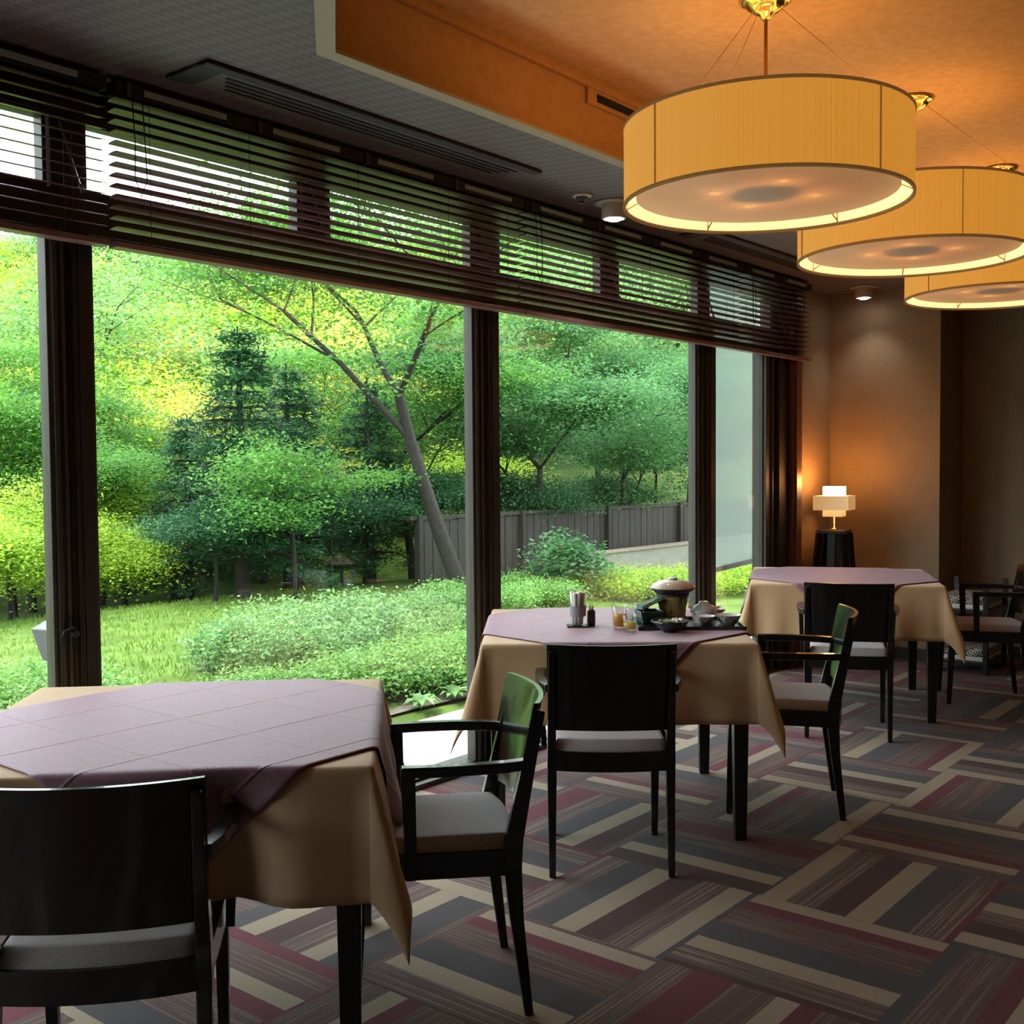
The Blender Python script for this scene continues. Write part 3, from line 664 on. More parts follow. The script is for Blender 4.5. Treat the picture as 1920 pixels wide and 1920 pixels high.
def make_chair():
    t = link('dining_chair', None)
    for s_ in (-1, 1):
        mb = MB(); strip(mb, [(0, 0, .022), (.030, .25, .034), (.040, .38, .046), (.036, .45, .046), (.0, .62, .034), (-.036, .772, .020)], s_*.200, [.022, .028, .032, .030, .026, .020]); obj('leg', mb, M['lacquer'], t, bevel=.0035)
        mb = MB(); strip(mb, [(.435, 0, .024), (.425, .25, .034), (.415, .425, .040)], s_*.190, [.022, .030, .034]); obj('leg', mb, M['lacquer'], t, bevel=.0035)
    # seat frame: side rails, front and bowed rear
    mb = MB()
    for s_ in (-1, 1): mb.bar((s_*.198, .03, .393), (s_*.198, .435, .398), .026, .062)
    mb.box(-.2, .2, .405, .43, .365, .428)
    N_ = 14
    for i in range(N_):
        xa, xb = -.2+.4*i/N_, -.2+.4*(i+1)/N_
        ya, yb = .035+curveback(xa)*.75, .035+curveback(xb)*.75
        mb.add([(xa, ya-.012, .358), (xb, yb-.012, .358), (xb, yb+.012, .358), (xa, ya+.012, .358), (xa, ya-.012, .425), (xb, yb-.012, .425), (xb, yb+.012, .425), (xa, ya+.012, .425)],
               [(0, 1, 2, 3), (4, 5, 6, 7), (0, 1, 5, 4), (2, 3, 7, 6)])
    obj('seat_frame', mb, M['lacquer'], t)
    # cushion
    def cu(u, v):
        x = (u-.5)*2; y = v
        X = .195*x; Y = .035+curveback(X)*.75*(1-y)*1 + y*(.455-.035) + (.012*(1-x*x) if y > .5 else 0)*y
        e = min(1, (1-abs(x))/.10, (1-abs(2*v-1))/.08); e = max(0, e); rise = .036*math.sqrt(1-(1-e)**2) + .010*(1-x*x)*(1-(2*v-1)**2)
        return (X, Y, .424+rise)
    mb = MB().grid(cu, 26, 26); mb.grid(lambda u, v: (cu(u, v)[0], cu(u, v)[1], .420), 26, 26)
    ed = []
    obj('seat_cushion', mb, M['seat'], t)
    # back panel
    Np = 20; vs = []
    for k, dy in enumerate((0, -.013)):
        for j, (z, oy, hw) in enumerate(((.495, .040, .205), (.53, .036, .213), (.66, .012, .2145), (.780, -.012, .2155), (.793, -.016, .2145))):
            for i in range(Np+1):
                x = -hw+2*hw*i/Np; zz = z + (.004*(1-(x/hw)**2) if j == 0 else 0)
                vs.append((x, oy+curveback(x)+dy, zz))
    nr = 5; st_ = Np+1; fs = []
    for k in range(2):
        for j in range(nr-1):
            for i in range(Np):
                o = k*nr*st_+j*st_+i; fs.append((o, o+1, o+1+st_, o+st_))
    B_ = nr*st_
    for i in range(Np): fs.append((i, B_+i, B_+i+1, i+1)); o = (nr-1)*st_+i; fs.append((o, o+1, B_+o+1, B_+o))
    for j in range(nr-1):
        o = j*st_; fs.append((o, o+st_, B_+o+st_, B_+o)); o += Np; fs.append((o, B_+o, B_+o+st_, o+st_))
    mb = MB().add(vs, fs, 0, True); o = obj('backrest', mb, M['lacquer'], t)
    es = o.modifiers.new('split', 'EDGE_SPLIT'); es.split_angle = R(40)
    for s_ in (-1, 1):
        # arm: leaves the post, bows outward and runs forward
        mb = MB(); pts = [(.205, -.002, .640), (.225, .06, .641), (.236, .14, .642), (.238, .23, .642), (.232, .318, .642)]; vs = []
        for i, (x, y, z) in enumerate(pts):
            for a, b in ((-.017, -.013), (.017, -.013), (.017, .013), (-.017, .013)): vs.append((s_*(x+a), y, z+b))
        fs = [(0, 1, 2, 3), (16, 17, 18, 19)]+[(4*i+k, 4*i+(k+1) % 4, 4*i+4+(k+1) % 4, 4*i+4+k) for i in range(4) for k in range(4)]
        mb.add(vs, fs, 0); a = obj('armrest', mb, M['lacquer'], t, bevel=.004)
        mb = MB(); mb.bar((s_*.224, .293, .372), (s_*.234, .301, .632), .020, .026, up=(0, 1, 0), w2=.024, h2=.036); obj('arm_post', mb, M['lacquer'], t, bevel=.003)
    return t
ch0 = make_chair()
GC = 'black armchairs at the dining tables'
tag(ch0, 'black dining armchair in the front left corner, back to the viewer', 'chair', GC)
ch0.location = (1.112, 1.942, 0); ch0.rotation_euler = (0, 0, R(47.5-90))
dup(ch0, (2.2825, 1.85, 0), R(48.4), 'black dining armchair seen from its side at the right of the nearest table')
dup(ch0, (3.054, 2.055, 0), R(-52.0), 'black dining armchair seen from behind in front of the breakfast table')
dup(ch0, (4.282, 1.776, 0), R(27.8), 'black dining armchair seen from its side at the right of the breakfast table')
dup(ch0, (5.328, 2.161, 0), R(-66), 'black dining armchair seen from behind in front of the farthest table')
dup(ch0, (6.845, 1.725, 0), R(26), 'dark dining armchair half cut by the right edge beside the farthest table')

# low rack with folded patterned blankets behind the rightmost chair
t = thing('shelf_rack', 'low dark two-shelf rack in the shadow behind the rightmost chair', 'rack', (7.72, 2.28, 0), 0)
obj('shelf', MB().box(-.24, .24, -.18, .18, .40, .425), M['table'], t, bevel=.003); obj('shelf', MB().box(-.24, .24, -.18, .18, .06, .085), M['table'], t, bevel=.003)
for sx in (-1, 1):
    for sy in (-1, 1): obj('leg', MB().box(sx*.22-.015, sx*.22+.015, sy*.16-.015, sy*.16+.015, 0, .60), M['table'], t)
def pattern_mat():
    m = mat('black_white_pattern', (.3, .3, .3), .9); nt = m.node_tree; N = nt.nodes; L = nt.links
    tc = N.new('ShaderNodeTexCoord'); mp = N.new('ShaderNodeMapping'); mp.inputs['Rotation'].default_value = (R(45), R(45), R(45)); L.new(tc.outputs['Object'], mp.inputs[0])
    c = N.new('ShaderNodeTexChecker'); c.inputs['Scale'].default_value = 75; c.inputs[1].default_value = (.55, .52, .48, 1); c.inputs[2].default_value = (.02, .02, .02, 1); L.new(mp.outputs[0], c.inputs[0]); L.new(c.outputs[0], N['Principled BSDF'].inputs['Base Color']); return m
M['patt'] = pattern_mat()
for z, lb in ((.425, 'patterned folded blanket on the upper shelf of the rack'), (.085, 'patterned folded blanket on the lower shelf of the rack')):
    b = thing('folded_blanket', lb, 'blanket', (7.70, 2.28, z), 0, 'folded blankets on the rack')
    obj('edge', MB().box(-.20, .20, -.15, .15, .0, .032), M['white'], b, bevel=.006, label='white edge'); obj('blanket', MB().box(-.205, .205, -.155, .155, .032, .085), M['patt'], b, bevel=.010, seg=3)

# ------------------------------------------------------------------ breakfast things on the middle table (z of the cloth)
ZT = .7415
def lobj(name, prof, m, parent, n=32, c=(0, 0), wob=None, **k): return obj(name, MB().lathe(prof, n, c=c, wob=wob), m, parent, **k)
M['ceram'] = mat('white_porcelain', (.72, .72, .70), .2, coat=.3)
M['bluew'] = mat('bluish_porcelain', (.50, .58, .63), .22, coat=.3, var=.08)
M['celadon'] = mat('celadon_glaze', (.06, .13, .10), .25, coat=.3, var=.3, scale=40)
M['clay'] = mat('yellow_clay', (.46, .30, .11), .7, var=.2, scale=50)
M['clayd'] = mat('dark_clay', (.045, .04, .035), .6)
M['potlid'] = mat('brown_pot_lid', (.50, .37, .28), .35, coat=.3, var=.15, scale=30)
M['juice'] = mat('orange_juice', (1, .56, .07), .4, trans=((1, .62, .12), .5))
M['juicey'] = mat('yellow_juice', (1, .80, .15), .4, trans=((1, .85, .25), .5))
M['brownd'] = mat('brown_dish', (.30, .17, .13), .4)
M['leafy'] = mat('salad_green', (.26, .36, .12), .6, var=.5, scale=90)
M['bowlblk'] = mat('blue_black_glaze', (.022, .022, .04), .25, coat=.4)
M['paperw'] = mat('napkin_paper', (.72, .66, .62), .8)
M['grn'] = mat('dark_greens', (.05, .12, .05), .5)
def flower_mat():
    m = mat('painted_porcelain', (.6, .58, .55), .25, coat=.3); nt = m.node_tree; N = nt.nodes; L = nt.links
    tc = N.new('ShaderNodeTexCoord'); v = N.new('ShaderNodeTexNoise'); v.inputs['Scale'].default_value = 55; v.inputs['Detail'].default_value = 3; L.new(tc.outputs['Object'], v.inputs[0])
    r = N.new('ShaderNodeValToRGB'); r.color_ramp.elements[0].position = .5; r.color_ramp.elements[0].color = (.26, .25, .24, 1); r.color_ramp.elements[1].position = .62; r.color_ramp.elements[1].color = (.70, .70, .60, 1); L.new(v.outputs[0], r.inputs[0]); L.new(r.outputs[0], N['Principled BSDF'].inputs['Base Color']); return m
M['painted'] = flower_mat()

# napkin holder
t = thing('napkin_holder', 'clear napkin holder with rolled white napkins at the left of the table', 'napkin holder', (3.575, 2.565, ZT), R(-50))
obj('base', MB().box(-.045, .045, -.035, .035, 0, .008), M['black'], t, bevel=.002)
mb = MB()
for i, (x, y) in enumerate(((-.012, 0), (.014, .006))):
    pass
mb.lathe([(0, .009), (.026, .009), (.030, .06), (.034, .135), (.031, .136), (.028, .06), (0, .02)], 28)
obj('cup', mb, M['drink'], t)
mb = MB()
rr = random.Random(3)
for k in range(9):
    a = k*2*pi/9; rd = .011 if k else 0
    x, y = rd*cos(a)*1.4, rd*sin(a)*1.4
    mb.tube([(x, y, .012), (x*1.3, y*1.3, .08), (x*1.6, y*1.6, .138+rr.random()*.006)], .0085, 8)
obj('rolled_napkin', mb, M['paperw'], t)
obj('label_band', MB().lathe([(.0325, .045), (.0335, .085)], 28), mat('grey_print', (.28, .25, .27), .7), t, label='dark grey printed emblem')
t = thing('toothpick_jar', 'small dark jar with a pale top behind the napkin holder', 'jar', (3.625, 2.535, ZT), 0)
obj('jar', MB().lathe([(0, 0), (.015, 0), (.017, .02), (.016, .06), (.012, .066), (0, .066)], 20), M['clayd'], t)
mb = MB()
for k in range(10): a = k*.63; mb.tube([(cos(a)*.006, sin(a)*.006, .06), (cos(a)*.009, sin(a)*.009, .082)], .0018, 5)
obj('toothpicks', mb, mat('toothpick_wood', (.55, .5, .36), .7), t)

def glass(x, y, h, r, fill, m, lb):
    t = thing('drinking_glass', lb, 'glass', (x, y, ZT), 0, 'glasses of juice')
    obj('glass', MB().lathe([(0, 0), (r*.86, 0), (r, h), (r-.0022, h), (r*.82, .012), (0, .012)], 32), M['drink'], t)
    obj('juice', MB().lathe([(0, .013), (r*.80, .013), (r*.80+(r*.14)*fill/h, fill), (0, fill)], 32), m, t, label='fruit juice')
glass(3.62, 2.395, .094, .031, .060, M['juice'], 'taller glass of orange juice')
glass(3.588, 2.328, .066, .029, .034, M['juicey'], 'short glass with a little yellow juice')
glass(3.80, 2.46, .080, .024, .0135, M['juicey'], 'nearly empty water glass behind the juice')

# tray and dishes: tray long side runs with the table front edge
TX = Vector((.611, -.791, 0)); TYv = Vector((.791, .611, 0))
ang = math.atan2(TX.y, TX.x)
t = thing('serving_tray', 'black lacquer tray holding the breakfast dishes', 'tray', (3.875, 2.24, ZT), ang)
mb = MB().box(-.205, .205, -.145, .145, .0, .005)
obj('tray_base', mb, M['black'], t)
mb = MB()
for a in ((-.21, .21, -.15, -.142), (-.21, .21, .142, .15), (-.21, -.202, -.15, .15), (.202, .21, -.15, .15)): mb.box(a[0], a[1], a[2], a[3], 0, .015)
obj('tray_rim', mb, M['black'], t, bevel=.003)
def onp(px, py, z=ZT+.006): p = Vector((3.875, 2.24, z))+TX*px+TYv*py; return tuple(p)
# stove
t = thing('tabletop_stove', 'yellow clay tabletop stove with dark wells under the hot pot', 'stove', onp(-.050, .078), ang)
n_ = 40; mb = MB()
prof = [(.050, 0), (.052, .02), (.055, .055), (.059, .074), (.064, .108)]
vs = []; fs = []
for i, (r, z) in enumerate(prof):
    for k in range(n_): a = 2*pi*k/n_; vs.append((r*cos(a), r*sin(a), z)); vs.append(((r-.007)*cos(a), (r-.007)*sin(a), z))
for i in range(len(prof)-1):
    for k in range(n_):
        if i == 3 and (k % 13) in (6, 7, 8, 9): continue
        k2 = (k+1) % n_; a, b, c, d = 2*(i*n_+k), 2*(i*n_+k2), 2*((i+1)*n_+k2), 2*((i+1)*n_+k)
        fs += [(a, b, c, d), (a+1, d+1, c+1, b+1), (a, d, d+1, a+1), (b, b+1, c+1, c), (d, c, c+1, d+1)]
mb.add(vs, fs, 0, False); obj('body', mb, M['clay'], t)
obj('foot', MB().lathe([(0, -.0), (.060, 0), (.062, .018), (.053, .024), (0, .024)], 32), M['celadon'], t, label='green glazed foot')
obj('air_hole', MB().tube([(-.012, -.052, .045), (-.0125, -.056, .045)], .005, 10), M['clayd'], t)
obj('flange', MB().lathe([(.056, .098), (.067, .106), (.067, .112), (.056, .110)], 32), M['clayd'], t)
t = thing('hot_pot', 'round dark hot pot with a brown lid on top of the stove', 'pot', onp(-.050, .078, ZT+.114), ang)
obj('bowl', MB().lathe([(0, .0), (.045, .0), (.065, .006), (.090, .024), (.096, .030), (.088, .030), (0, .02)], 40), M['clayd'], t)
obj('lid', MB().lathe([(.094, .029), (.092, .034), (.075, .048), (.050, .058), (.03, .061), (0, .062)], 40), M['potlid'], t, label='brown glazed lid')
mb = MB().lathe([(0, .060), (.018, .060), (.022, .068), (.016, .071), (0, .069)], 20)
obj('lid_knob', mb, M['ceram'], t)
# side dishes
t = thing('salad_bowl', 'ribbed dark blue bowl with green salad at the front of the tray', 'bowl', onp(-.092, -.192, ZT), ang)
obj('bowl', MB().lathe([(0, 0), (.026, 0), (.030, .006), (.058, .030), (.074, .046), (.070, .046), (.052, .031), (.025, .012), (0, .010)], 60, wob=lambda u, i: 1+.025*sin(2*pi*20*u) if i in (3, 4, 5, 6) else 1), M['bowlblk'], t)
mb = MB(); rr = random.Random(8)
for k in range(46):
    a = rr.random()*6.28; r = .05*math.sqrt(rr.random()); x, y = r*cos(a), r*sin(a); z = .036+.018*rr.random()*(1-r/.06); s = .016
    d = Vector((rr.uniform(-1, 1), rr.uniform(-1, 1), rr.uniform(-.4, .4))).normalized()*s; e = d.cross(Vector((rr.uniform(-.3, .3), rr.uniform(-.3, .3), 1))).normalized()*s*.5
    c = Vector((x, y, z)); mb.add([c-d, c+e+Vector((0, 0, .003)), c+d, c-e+Vector((0, 0, .003))], [(0, 1, 2, 3)], 0)
obj('salad', mb, M['leafy'], t, label='green salad leaves')
mb = MB(); 
for k in range(7): a = k*.9; x, y = .03+.018*cos(a), -.0+.02*sin(a); mb.lathe([(0, .055), (.008, .050), (.009, .044), (0, .038)], 8, c=(x, y))
obj('garnish', mb, M['ceram'], t, label='small white garnish')
def bowl(x, y, r, h, mo, mi, lb, cat='bowl', nm='bowl', z=ZT+.006, rot=0):
    t = thing(nm, lb, cat, onp(x, y, z), ang+rot)
    obj('body', MB().lathe([(0, 0), (r*.48, 0), (r*.5, h*.12), (r*.80, h*.55), (r, h)], 36, mi=0).lathe([(r, h), (r*.96, h), (r*.76, h*.6), (r*.4, h*.2), (0, h*.18)], 36, mi=1), [mo, M['ceram']], t)
    return t
bowl(.052, -.078, .047, .042, M['painted'], None, 'flower painted bowl in the middle of the tray front')
bowl(.152, -.070, .051, .045, M['painted'], None, 'wide painted bowl at the right end of the tray')
t = bowl(.163, .052, .040, .030, M['ceram'], None, 'plain white bowl between the painted bowls', 'bowl')
t = bowl(.076, .072, .050, .038, M['bluew'], None, 'bluish lidded rice bowl right of the stove', 'bowl', 'lidded_bowl')
obj('lid', MB().lathe([(.055, .036), (.053, .044), (.040, .062), (.020, .073), (.018, .081), (.014, .081), (0, .075)], 32), M['bluew'], t)
t = thing('square_dish', 'shallow brown dish at the back right of the tray', 'dish', (4.19, 2.33, ZT), ang)
mb = MB().add([(-.045, -.045, .0), (.045, -.045, 0), (.045, .045, 0), (-.045, .045, 0), (-.075, -.06, .030), (.075, -.06, .030), (.075, .06, .030), (-.075, .06, .030), (-.04, -.04, .008), (.04, -.04, .008), (.04, .04, .008), (-.04, .04, .008)],
              [(0, 1, 2, 3), (0, 1, 5, 4), (1, 2, 6, 5), (2, 3, 7, 6), (3, 0, 4, 7), (8, 9, 10, 11), (8, 9, 5, 4), (9, 10, 6, 5), (10, 11, 7, 6), (11, 8, 4, 7)])
o = obj('dish', mb, M['brownd'], t)
# green square box dish with tilted lid
t = thing('square_bowl', 'deep green glazed square bowl at the left end of the tray', 'bowl', onp(-.150, .035), ang+R(12))
mb = MB().add([(-.036, -.036, 0), (.036, -.036, 0), (.036, .036, 0), (-.036, .036, 0), (-.05, -.05, .05), (.05, -.05, .05), (.05, .05, .05), (-.05, .05, .05), (-.045, -.045, .05), (.045, -.045, .05), (.045, .045, .05), (-.045, .045, .05), (-.03, -.03, .012), (.03, -.03, .012), (.03, .03, .012), (-.03, .03, .012)],
              [(3, 2, 1, 0), (0, 1, 5, 4), (1, 2, 6, 5), (2, 3, 7, 6), (3, 0, 4, 7), (4, 5, 9, 8), (5, 6, 10, 9), (6, 7, 11, 10), (7, 4, 8, 11), (8, 9, 13, 12), (9, 10, 14, 13), (10, 11, 15, 14), (11, 8, 12, 15), (12, 13, 14, 15)])
obj('body', mb, M['celadon'], t, bevel=.002)
t = thing('leaning_lid', 'upturned green glazed lid leaning on the square bowl', 'lid', onp(-.142, .045, ZT+.0775), 0)
t.rotation_euler = (R(-8), R(-24), ang+R(12))
mb = MB().add([(-.052, -.052, 0), (.052, -.052, 0), (.052, .052, 0), (-.052, .052, 0), (-.045, -.045, .016), (.045, -.045, .016), (.045, .045, .016), (-.045, .045, .016)], [(3, 2, 1, 0), (4, 5, 6, 7), (0, 1, 5, 4), (1, 2, 6, 5), (2, 3, 7, 6), (3, 0, 4, 7)])
obj('lid_plate', mb, M['celadon'], t, bevel=.003)
t = thing('tea_cup', 'pale tilted tea cup behind the green square bowl', 'cup', onp(-.172, .112, ZT+.006), ang+.2)
t.rotation_euler = (R(0), R(0), ang)
obj('body', MB().lathe([(0, 0), (.022, 0), (.024, .008), (.028, .04), (.031, .062), (.028, .062), (.024, .04), (.02, .012), (0, .012)], 32), M['bluew'], t)
t = thing('soy_bottle', 'slim brown bottle standing behind the glasses', 'bottle', (3.80, 2.395, ZT), 0)
obj('bottle', MB().lathe([(0, 0), (.013, 0), (.014, .01), (.013, .04), (.005, .055), (.0045, .080), (0, .080)], 20), mat('brown_glass', (.10, .045, .02), .2, coat=.3), t)

# ------------------------------------------------------------------ garden
def gz(x, y):
    """ground height outside"""
    if y < 4.4: return -.06
    m = .10*math.exp(-((y-7.6)**2)/4.0)*(1/(1+math.exp((x-9.0)*1.5)))
    z = -.05 + m + .02*sin(x*1.3)*sin(y*.9)
    if x > 9: z -= .05*min(1, (x-9)/2)
    yd = y-(10.2)
    if yd > 0: z -= min(.55, yd*.20)
    d = math.hypot(x-2, y)-17
    if d > 0: z += min(9.5, d*.31+.3*sin(x*.5))
    return z
mb = MB()
nx, ny = 90, 110
def gf(u, v):
    x = -26+86*u; y = 4.34+(v**1.9)*58
    return (x, y, gz(x, y))
mb.grid(gf, nx, ny)
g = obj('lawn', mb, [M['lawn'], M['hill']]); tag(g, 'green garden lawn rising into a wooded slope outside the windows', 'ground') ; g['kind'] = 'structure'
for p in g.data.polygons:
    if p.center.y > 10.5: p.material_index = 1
mb = MB().box(-6, 9.2, WY+.12, 4.33, -.16, -.05); struct('floor_terrace', mb, M['terrace'])
mb = MB().box(-6, 9.2, 4.335, 5.6, -.2, -.035); 
sb = MB().grid(lambda u, v: (-6+15*u, 4.34+1.3*v+.12*sin(u*20), -.030+.02*sin(u*60)*sin(v*9)+.012), 90, 10)
o = obj('planting_bed', sb, M['soil']); o['kind'] = 'structure'

def quads(C, A, B, name, m):
    """leaf quads: centre, half-length vector, half-width vector"""
    n = len(C); V = np.empty((n, 4, 3), np.float32)
    nrm = np.cross(A, B); nrm /= (np.linalg.norm(nrm, axis=1, keepdims=True)+1e-9); k = np.linalg.norm(B, axis=1, keepdims=True)*.35
    V[:, 0] = C-A; V[:, 1] = C+B-A*.1+nrm*k; V[:, 2] = C+A; V[:, 3] = C-B-A*.1+nrm*k
    me = bpy.data.meshes.new(name); me.vertices.add(n*4); me.vertices.foreach_set('co', V.ravel())
    me.loops.add(n*4); me.loops.foreach_set('vertex_index', np.arange(n*4, dtype=np.int32))
    me.polygons.add(n); me.polygons.foreach_set('loop_start', np.arange(0, n*4, 4, dtype=np.int32))
    me.materials.append(m); me.update(calc_edges=True); return me
def leafset(rs, C, size, flat=.5, asp=.5):
    n = len(C); A = rs.normal(size=(n, 3)); A[:, 2] *= flat*.8-.0; A /= np.linalg.norm(A, axis=1, keepdims=True)
    Nn = rs.normal(size=(n, 3))*flat; Nn[:, 2] += 1.0; B = np.cross(A, Nn); B /= np.linalg.norm(B, axis=1, keepdims=True)
    s = size*(.6+.8*rs.random((n, 1))); return A*s*.5, B*s*.5*asp

def grow(seed, H, spread, lean=(0, 0), r0=.07, forks=3, depth=3, crook=.25, first=.35, up=.5):
    """returns tube branches and tip points"""
    rs = random.Random(seed); br = []; tips = []
    def go(p, d, L, r, lev):
        pts = [p]; rad = [r]; n = 5 if lev < 2 else 4
        for i in range(n):
            d = (d+Vector((rs.uniform(-1, 1), rs.uniform(-1, 1), rs.uniform(-.5, .5)))*crook*.35).normalized()
            p = p+d*L/n; pts.append(p); rad.append(r*(1-.45*(i+1)/n))
            if lev >= 1 and i >= 1: tips.append(p.copy())
        br.append((pts, rad))
        if lev >= depth: return
        k = forks+(lev > 0)
        for j in range(k):
            q = pts[-1] if j < 2 else pts[rs.randint(2, len(pts)-1)]
            a = rs.uniform(0, 6.28); nd = (d*up+Vector((cos(a), sin(a), rs.uniform(-.05, .55)))*spread).normalized()
            go(q.copy(), nd, L*rs.uniform(.55, .8), rad[-1]*.72, lev+1)
    d0 = Vector((lean[0], lean[1], 1)).normalized()
    go(Vector((0, 0, -.15)), d0, H*first, r0, 0)
    return br, tips
def tree_meshes(key, seed, H, spread, leaf, size, nleaf, flatr=(.45, .14), bark='bark', tipn=9999, **k):
    br, tips = grow(seed, H, spread, **k)
    mb = MB()
    for pts, rad in br:
        if max(rad) < .003: continue
        mb.tube(pts, [max(.004, r) for r in rad], 7 if rad[0] > .03 else 4, caps=False)
    tm = mesh_of(key+'_trunk', mb, M[bark], fixn=False)
    rs = np.random.RandomState(seed); P = np.array([tuple(p) for p in tips]); P = P[rs.permutation(len(P))[:tipn]]; idx = rs.randint(0, len(P), nleaf)
    off_ = rs.normal(size=(nleaf, 3))*np.array([flatr[0], flatr[0], flatr[1]])
    C = P[idx]+off_; C[:, 2] -= .25*flatr[1]*(off_[:, 0]**2+off_[:, 1]**2)/(flatr[0]**2)
    keep = C[:, 2] > .25; C = C[keep]
    A, B = leafset(rs, C, size, .45)
    return tm, quads(C, A, B, key+'_leaves', M[leaf])
def conifer_meshes(key, seed, H, Rb, nleaf, leaf='l_dark'):
    rs = np.random.RandomState(seed); rr = random.Random(seed); mb = MB(); mb.tube([(0, 0, -.1), (.02, 0, H*.5), (0, .02, H)], [.11, .07, .01], 8, caps=False)
    Cs = []
    z = H*.16
    while z < H*.98:
        k = rr.randint(5, 7); R_ = Rb*(1-(z/H))**.75+.08
        for i in range(k):
            a = rr.uniform(0, 6.28); L_ = R_*rr.uniform(.7, 1.05); e = Vector((cos(a)*L_, sin(a)*L_, z-.22*L_+rr.uniform(-.1, .1)))
            mb.tube([(0, 0, z), (e.x*.5, e.y*.5, z+.02), tuple(e)], [.02, .014, .005], 4, caps=False)
            m_ = int(nleaf/((H/.22)*6)*(.4+L_)); tt = rs.random(m_)**.7
            base = np.array([0, 0, z])*(1-tt)[:, None]+np.array(tuple(e))*tt[:, None]
            Cs.append(base+rs.normal(size=(m_, 3))*np.array([.15, .15, .05])*(.6+.5*(1-tt))[:, None])
        z += .20*rr.uniform(.8, 1.2)
    C = np.concatenate(Cs); A, B = leafset(rs, C, .085, .5, .3)
    return mesh_of(key+'_trunk', mb, M['bark'], fixn=False), quads(C, A, B, key+'_leaves', M[leaf])
def place(nm, ms, x, y, rot, sc, label, group, cat='tree', z=None):
    t = thing(nm, label, cat, (x, y, gz(x, y) if z is None else z), rot, group); t.scale = (sc, sc, sc) if not hasattr(sc, '__len__') else sc
    link('trunk' if cat == 'tree' else 'stems', ms[0], t); link('foliage', ms[1], t); return t

mapA = tree_meshes('mapa', 21, 7.2, .95, 'l_maple', .06, 30000, (.40, .06), tipn=170, lean=(-.26, .19), r0=.10, forks=3, depth=3, first=.34, up=.8)
mapB = tree_meshes('mapb', 5, 6.4, 1.0, 'l_maple', .055, 28000, (.38, .055), tipn=120, r0=.07, forks=3, depth=3, first=.30, up=.75)
mapC = tree_meshes('mapc', 33, 7.0, .95, 'l_blue', .06, 38000, (.38, .055), tipn=150, r0=.075, forks=3, depth=3, first=.24, up=.7)
flat = tree_meshes('flat', 61, 2.7, 1.5, 'l_maple', .045, 9000, (.22, .04), tipn=60, r0=.03, forks=4, depth=2, first=.42, up=.35)
limA = tree_meshes('lima', 8, 5.2, 1.1, 'l_lime', .055, 24000, (.42, .10), tipn=160, r0=.05, forks=3, depth=3, first=.24)
limB = tree_meshes('limb', 14, 4.2, 1.2, 'l_lime', .055, 20000, (.36, .09), tipn=110, r0=.035, forks=4, depth=2, first=.2)
drk = tree_meshes('drk', 71, 4.6, 1.1, 'l_dark', .06, 20000, (.38, .08), tipn=150, r0=.05, forks=3, depth=3, first=.27)
palA = tree_meshes('pala', 27, 8.5, .95, 'l_pale', .085, 26000, (.75, .20), tipn=130, r0=.12, forks=3, depth=3, first=.22)
yelA = tree_meshes('yela', 19, 7.5, .95, 'l_yellow', .085, 24000, (.75, .22), tipn=130, r0=.11, forks=3, depth=3, first=.2)
limC = tree_meshes('limc', 41, 8.0, .95, 'l_lime', .085, 26000, (.75, .20), tipn=130, r0=.12, forks=3, depth=3, first=.2)
conA = conifer_meshes('cona', 2, 3.7, 1.45, 15000); conB = conifer_meshes('conb', 6, 3.2, 1.3, 12000)

GT = 'garden trees behind the lawn'
def ray(px, y): # garden x for a bearing number and a distance y from the house (bearings surveyed from the room)
    tab = [(-200, .40), (0, .487), (60, .518), (250, .624), (455, .759), (660, .922), (870, 1.127), (1050, 1.348), (1205, 1.581), (1300, 1.75), (1424, 2.03), (1600, 2.6)]
    for (a, ra), (b, rb) in zip(tab, tab[1:]):
        if a <= px <= b: return y*(ra+(rb-ra)*(px-a)/(b-a))
place('maple_tree', mapA, 9.05, 7.95, R(-14), 1, 'large forked maple leaning left, behind the middle mullion', GT)
place('fir_tree', conA, ray(455, 9.9), 9.9, 0, .80, 'dark fir with the thickest straight trunk left of centre', GT)
place('fir_tree', conB, ray(540, 10.4), 10.4, 1, .85, 'dark fir just right of the thickest trunk', GT)
place('fir_tree', conB, ray(690, 10.6), 10.6, 2.2, .85, 'dark fir in shade left of the leaning maple', GT)
place('fir_tree', conA, ray(350, 11.0), 11.0, 4, .60, 'small dark fir at the left of the shaded group', GT)
place('dark_tree', drk, ray(620, 9.9), 9.9, .3, .62, 'dark leafy tree in the shaded group right of the firs', GT)
place('dark_tree', drk, ray(780, 10.3), 10.3, 2.3, .72, 'dark leafy tree in shade behind the leaning maple', GT)
place('dark_tree', drk, ray(400, 9.8), 9.8, 4.3, .55, 'dark leafy tree at the left edge of the shaded group', GT)
place('dark_tree', drk, ray(960, 9.6), 9.6, 5.3, .68, 'dark leafy tree behind the wooden fence near the middle mullion', GT)
place('dark_tree', drk, ray(1230, 10.2), 10.2, 1.3, .75, 'dark leafy tree in the shade behind the pale garden wall', GT)
place('dark_tree', drk, ray(1080, 10.6), 10.6, 3.3, .70, 'dark leafy tree behind the fence left of the round shrub', GT)
place('dark_tree', drk, ray(1330, 10.0), 10.0, .9, .72, 'dark leafy tree behind the fence at the far right', GT)
place('dark_tree', drk, ray(700, 11.6), 11.6, 5.9, .62, 'dark leafy tree deep behind the firs', GT)
place('maple_tree', flat, ray(560, 8.9), 9.0, R(200), 1, 'low spreading maple with flat leaf layers before the firs', GT)
place('maple_tree', mapB, ray(770, 10.8), 10.8, R(80), 1.0, 'slender maple between the firs and the middle mullion', GT)
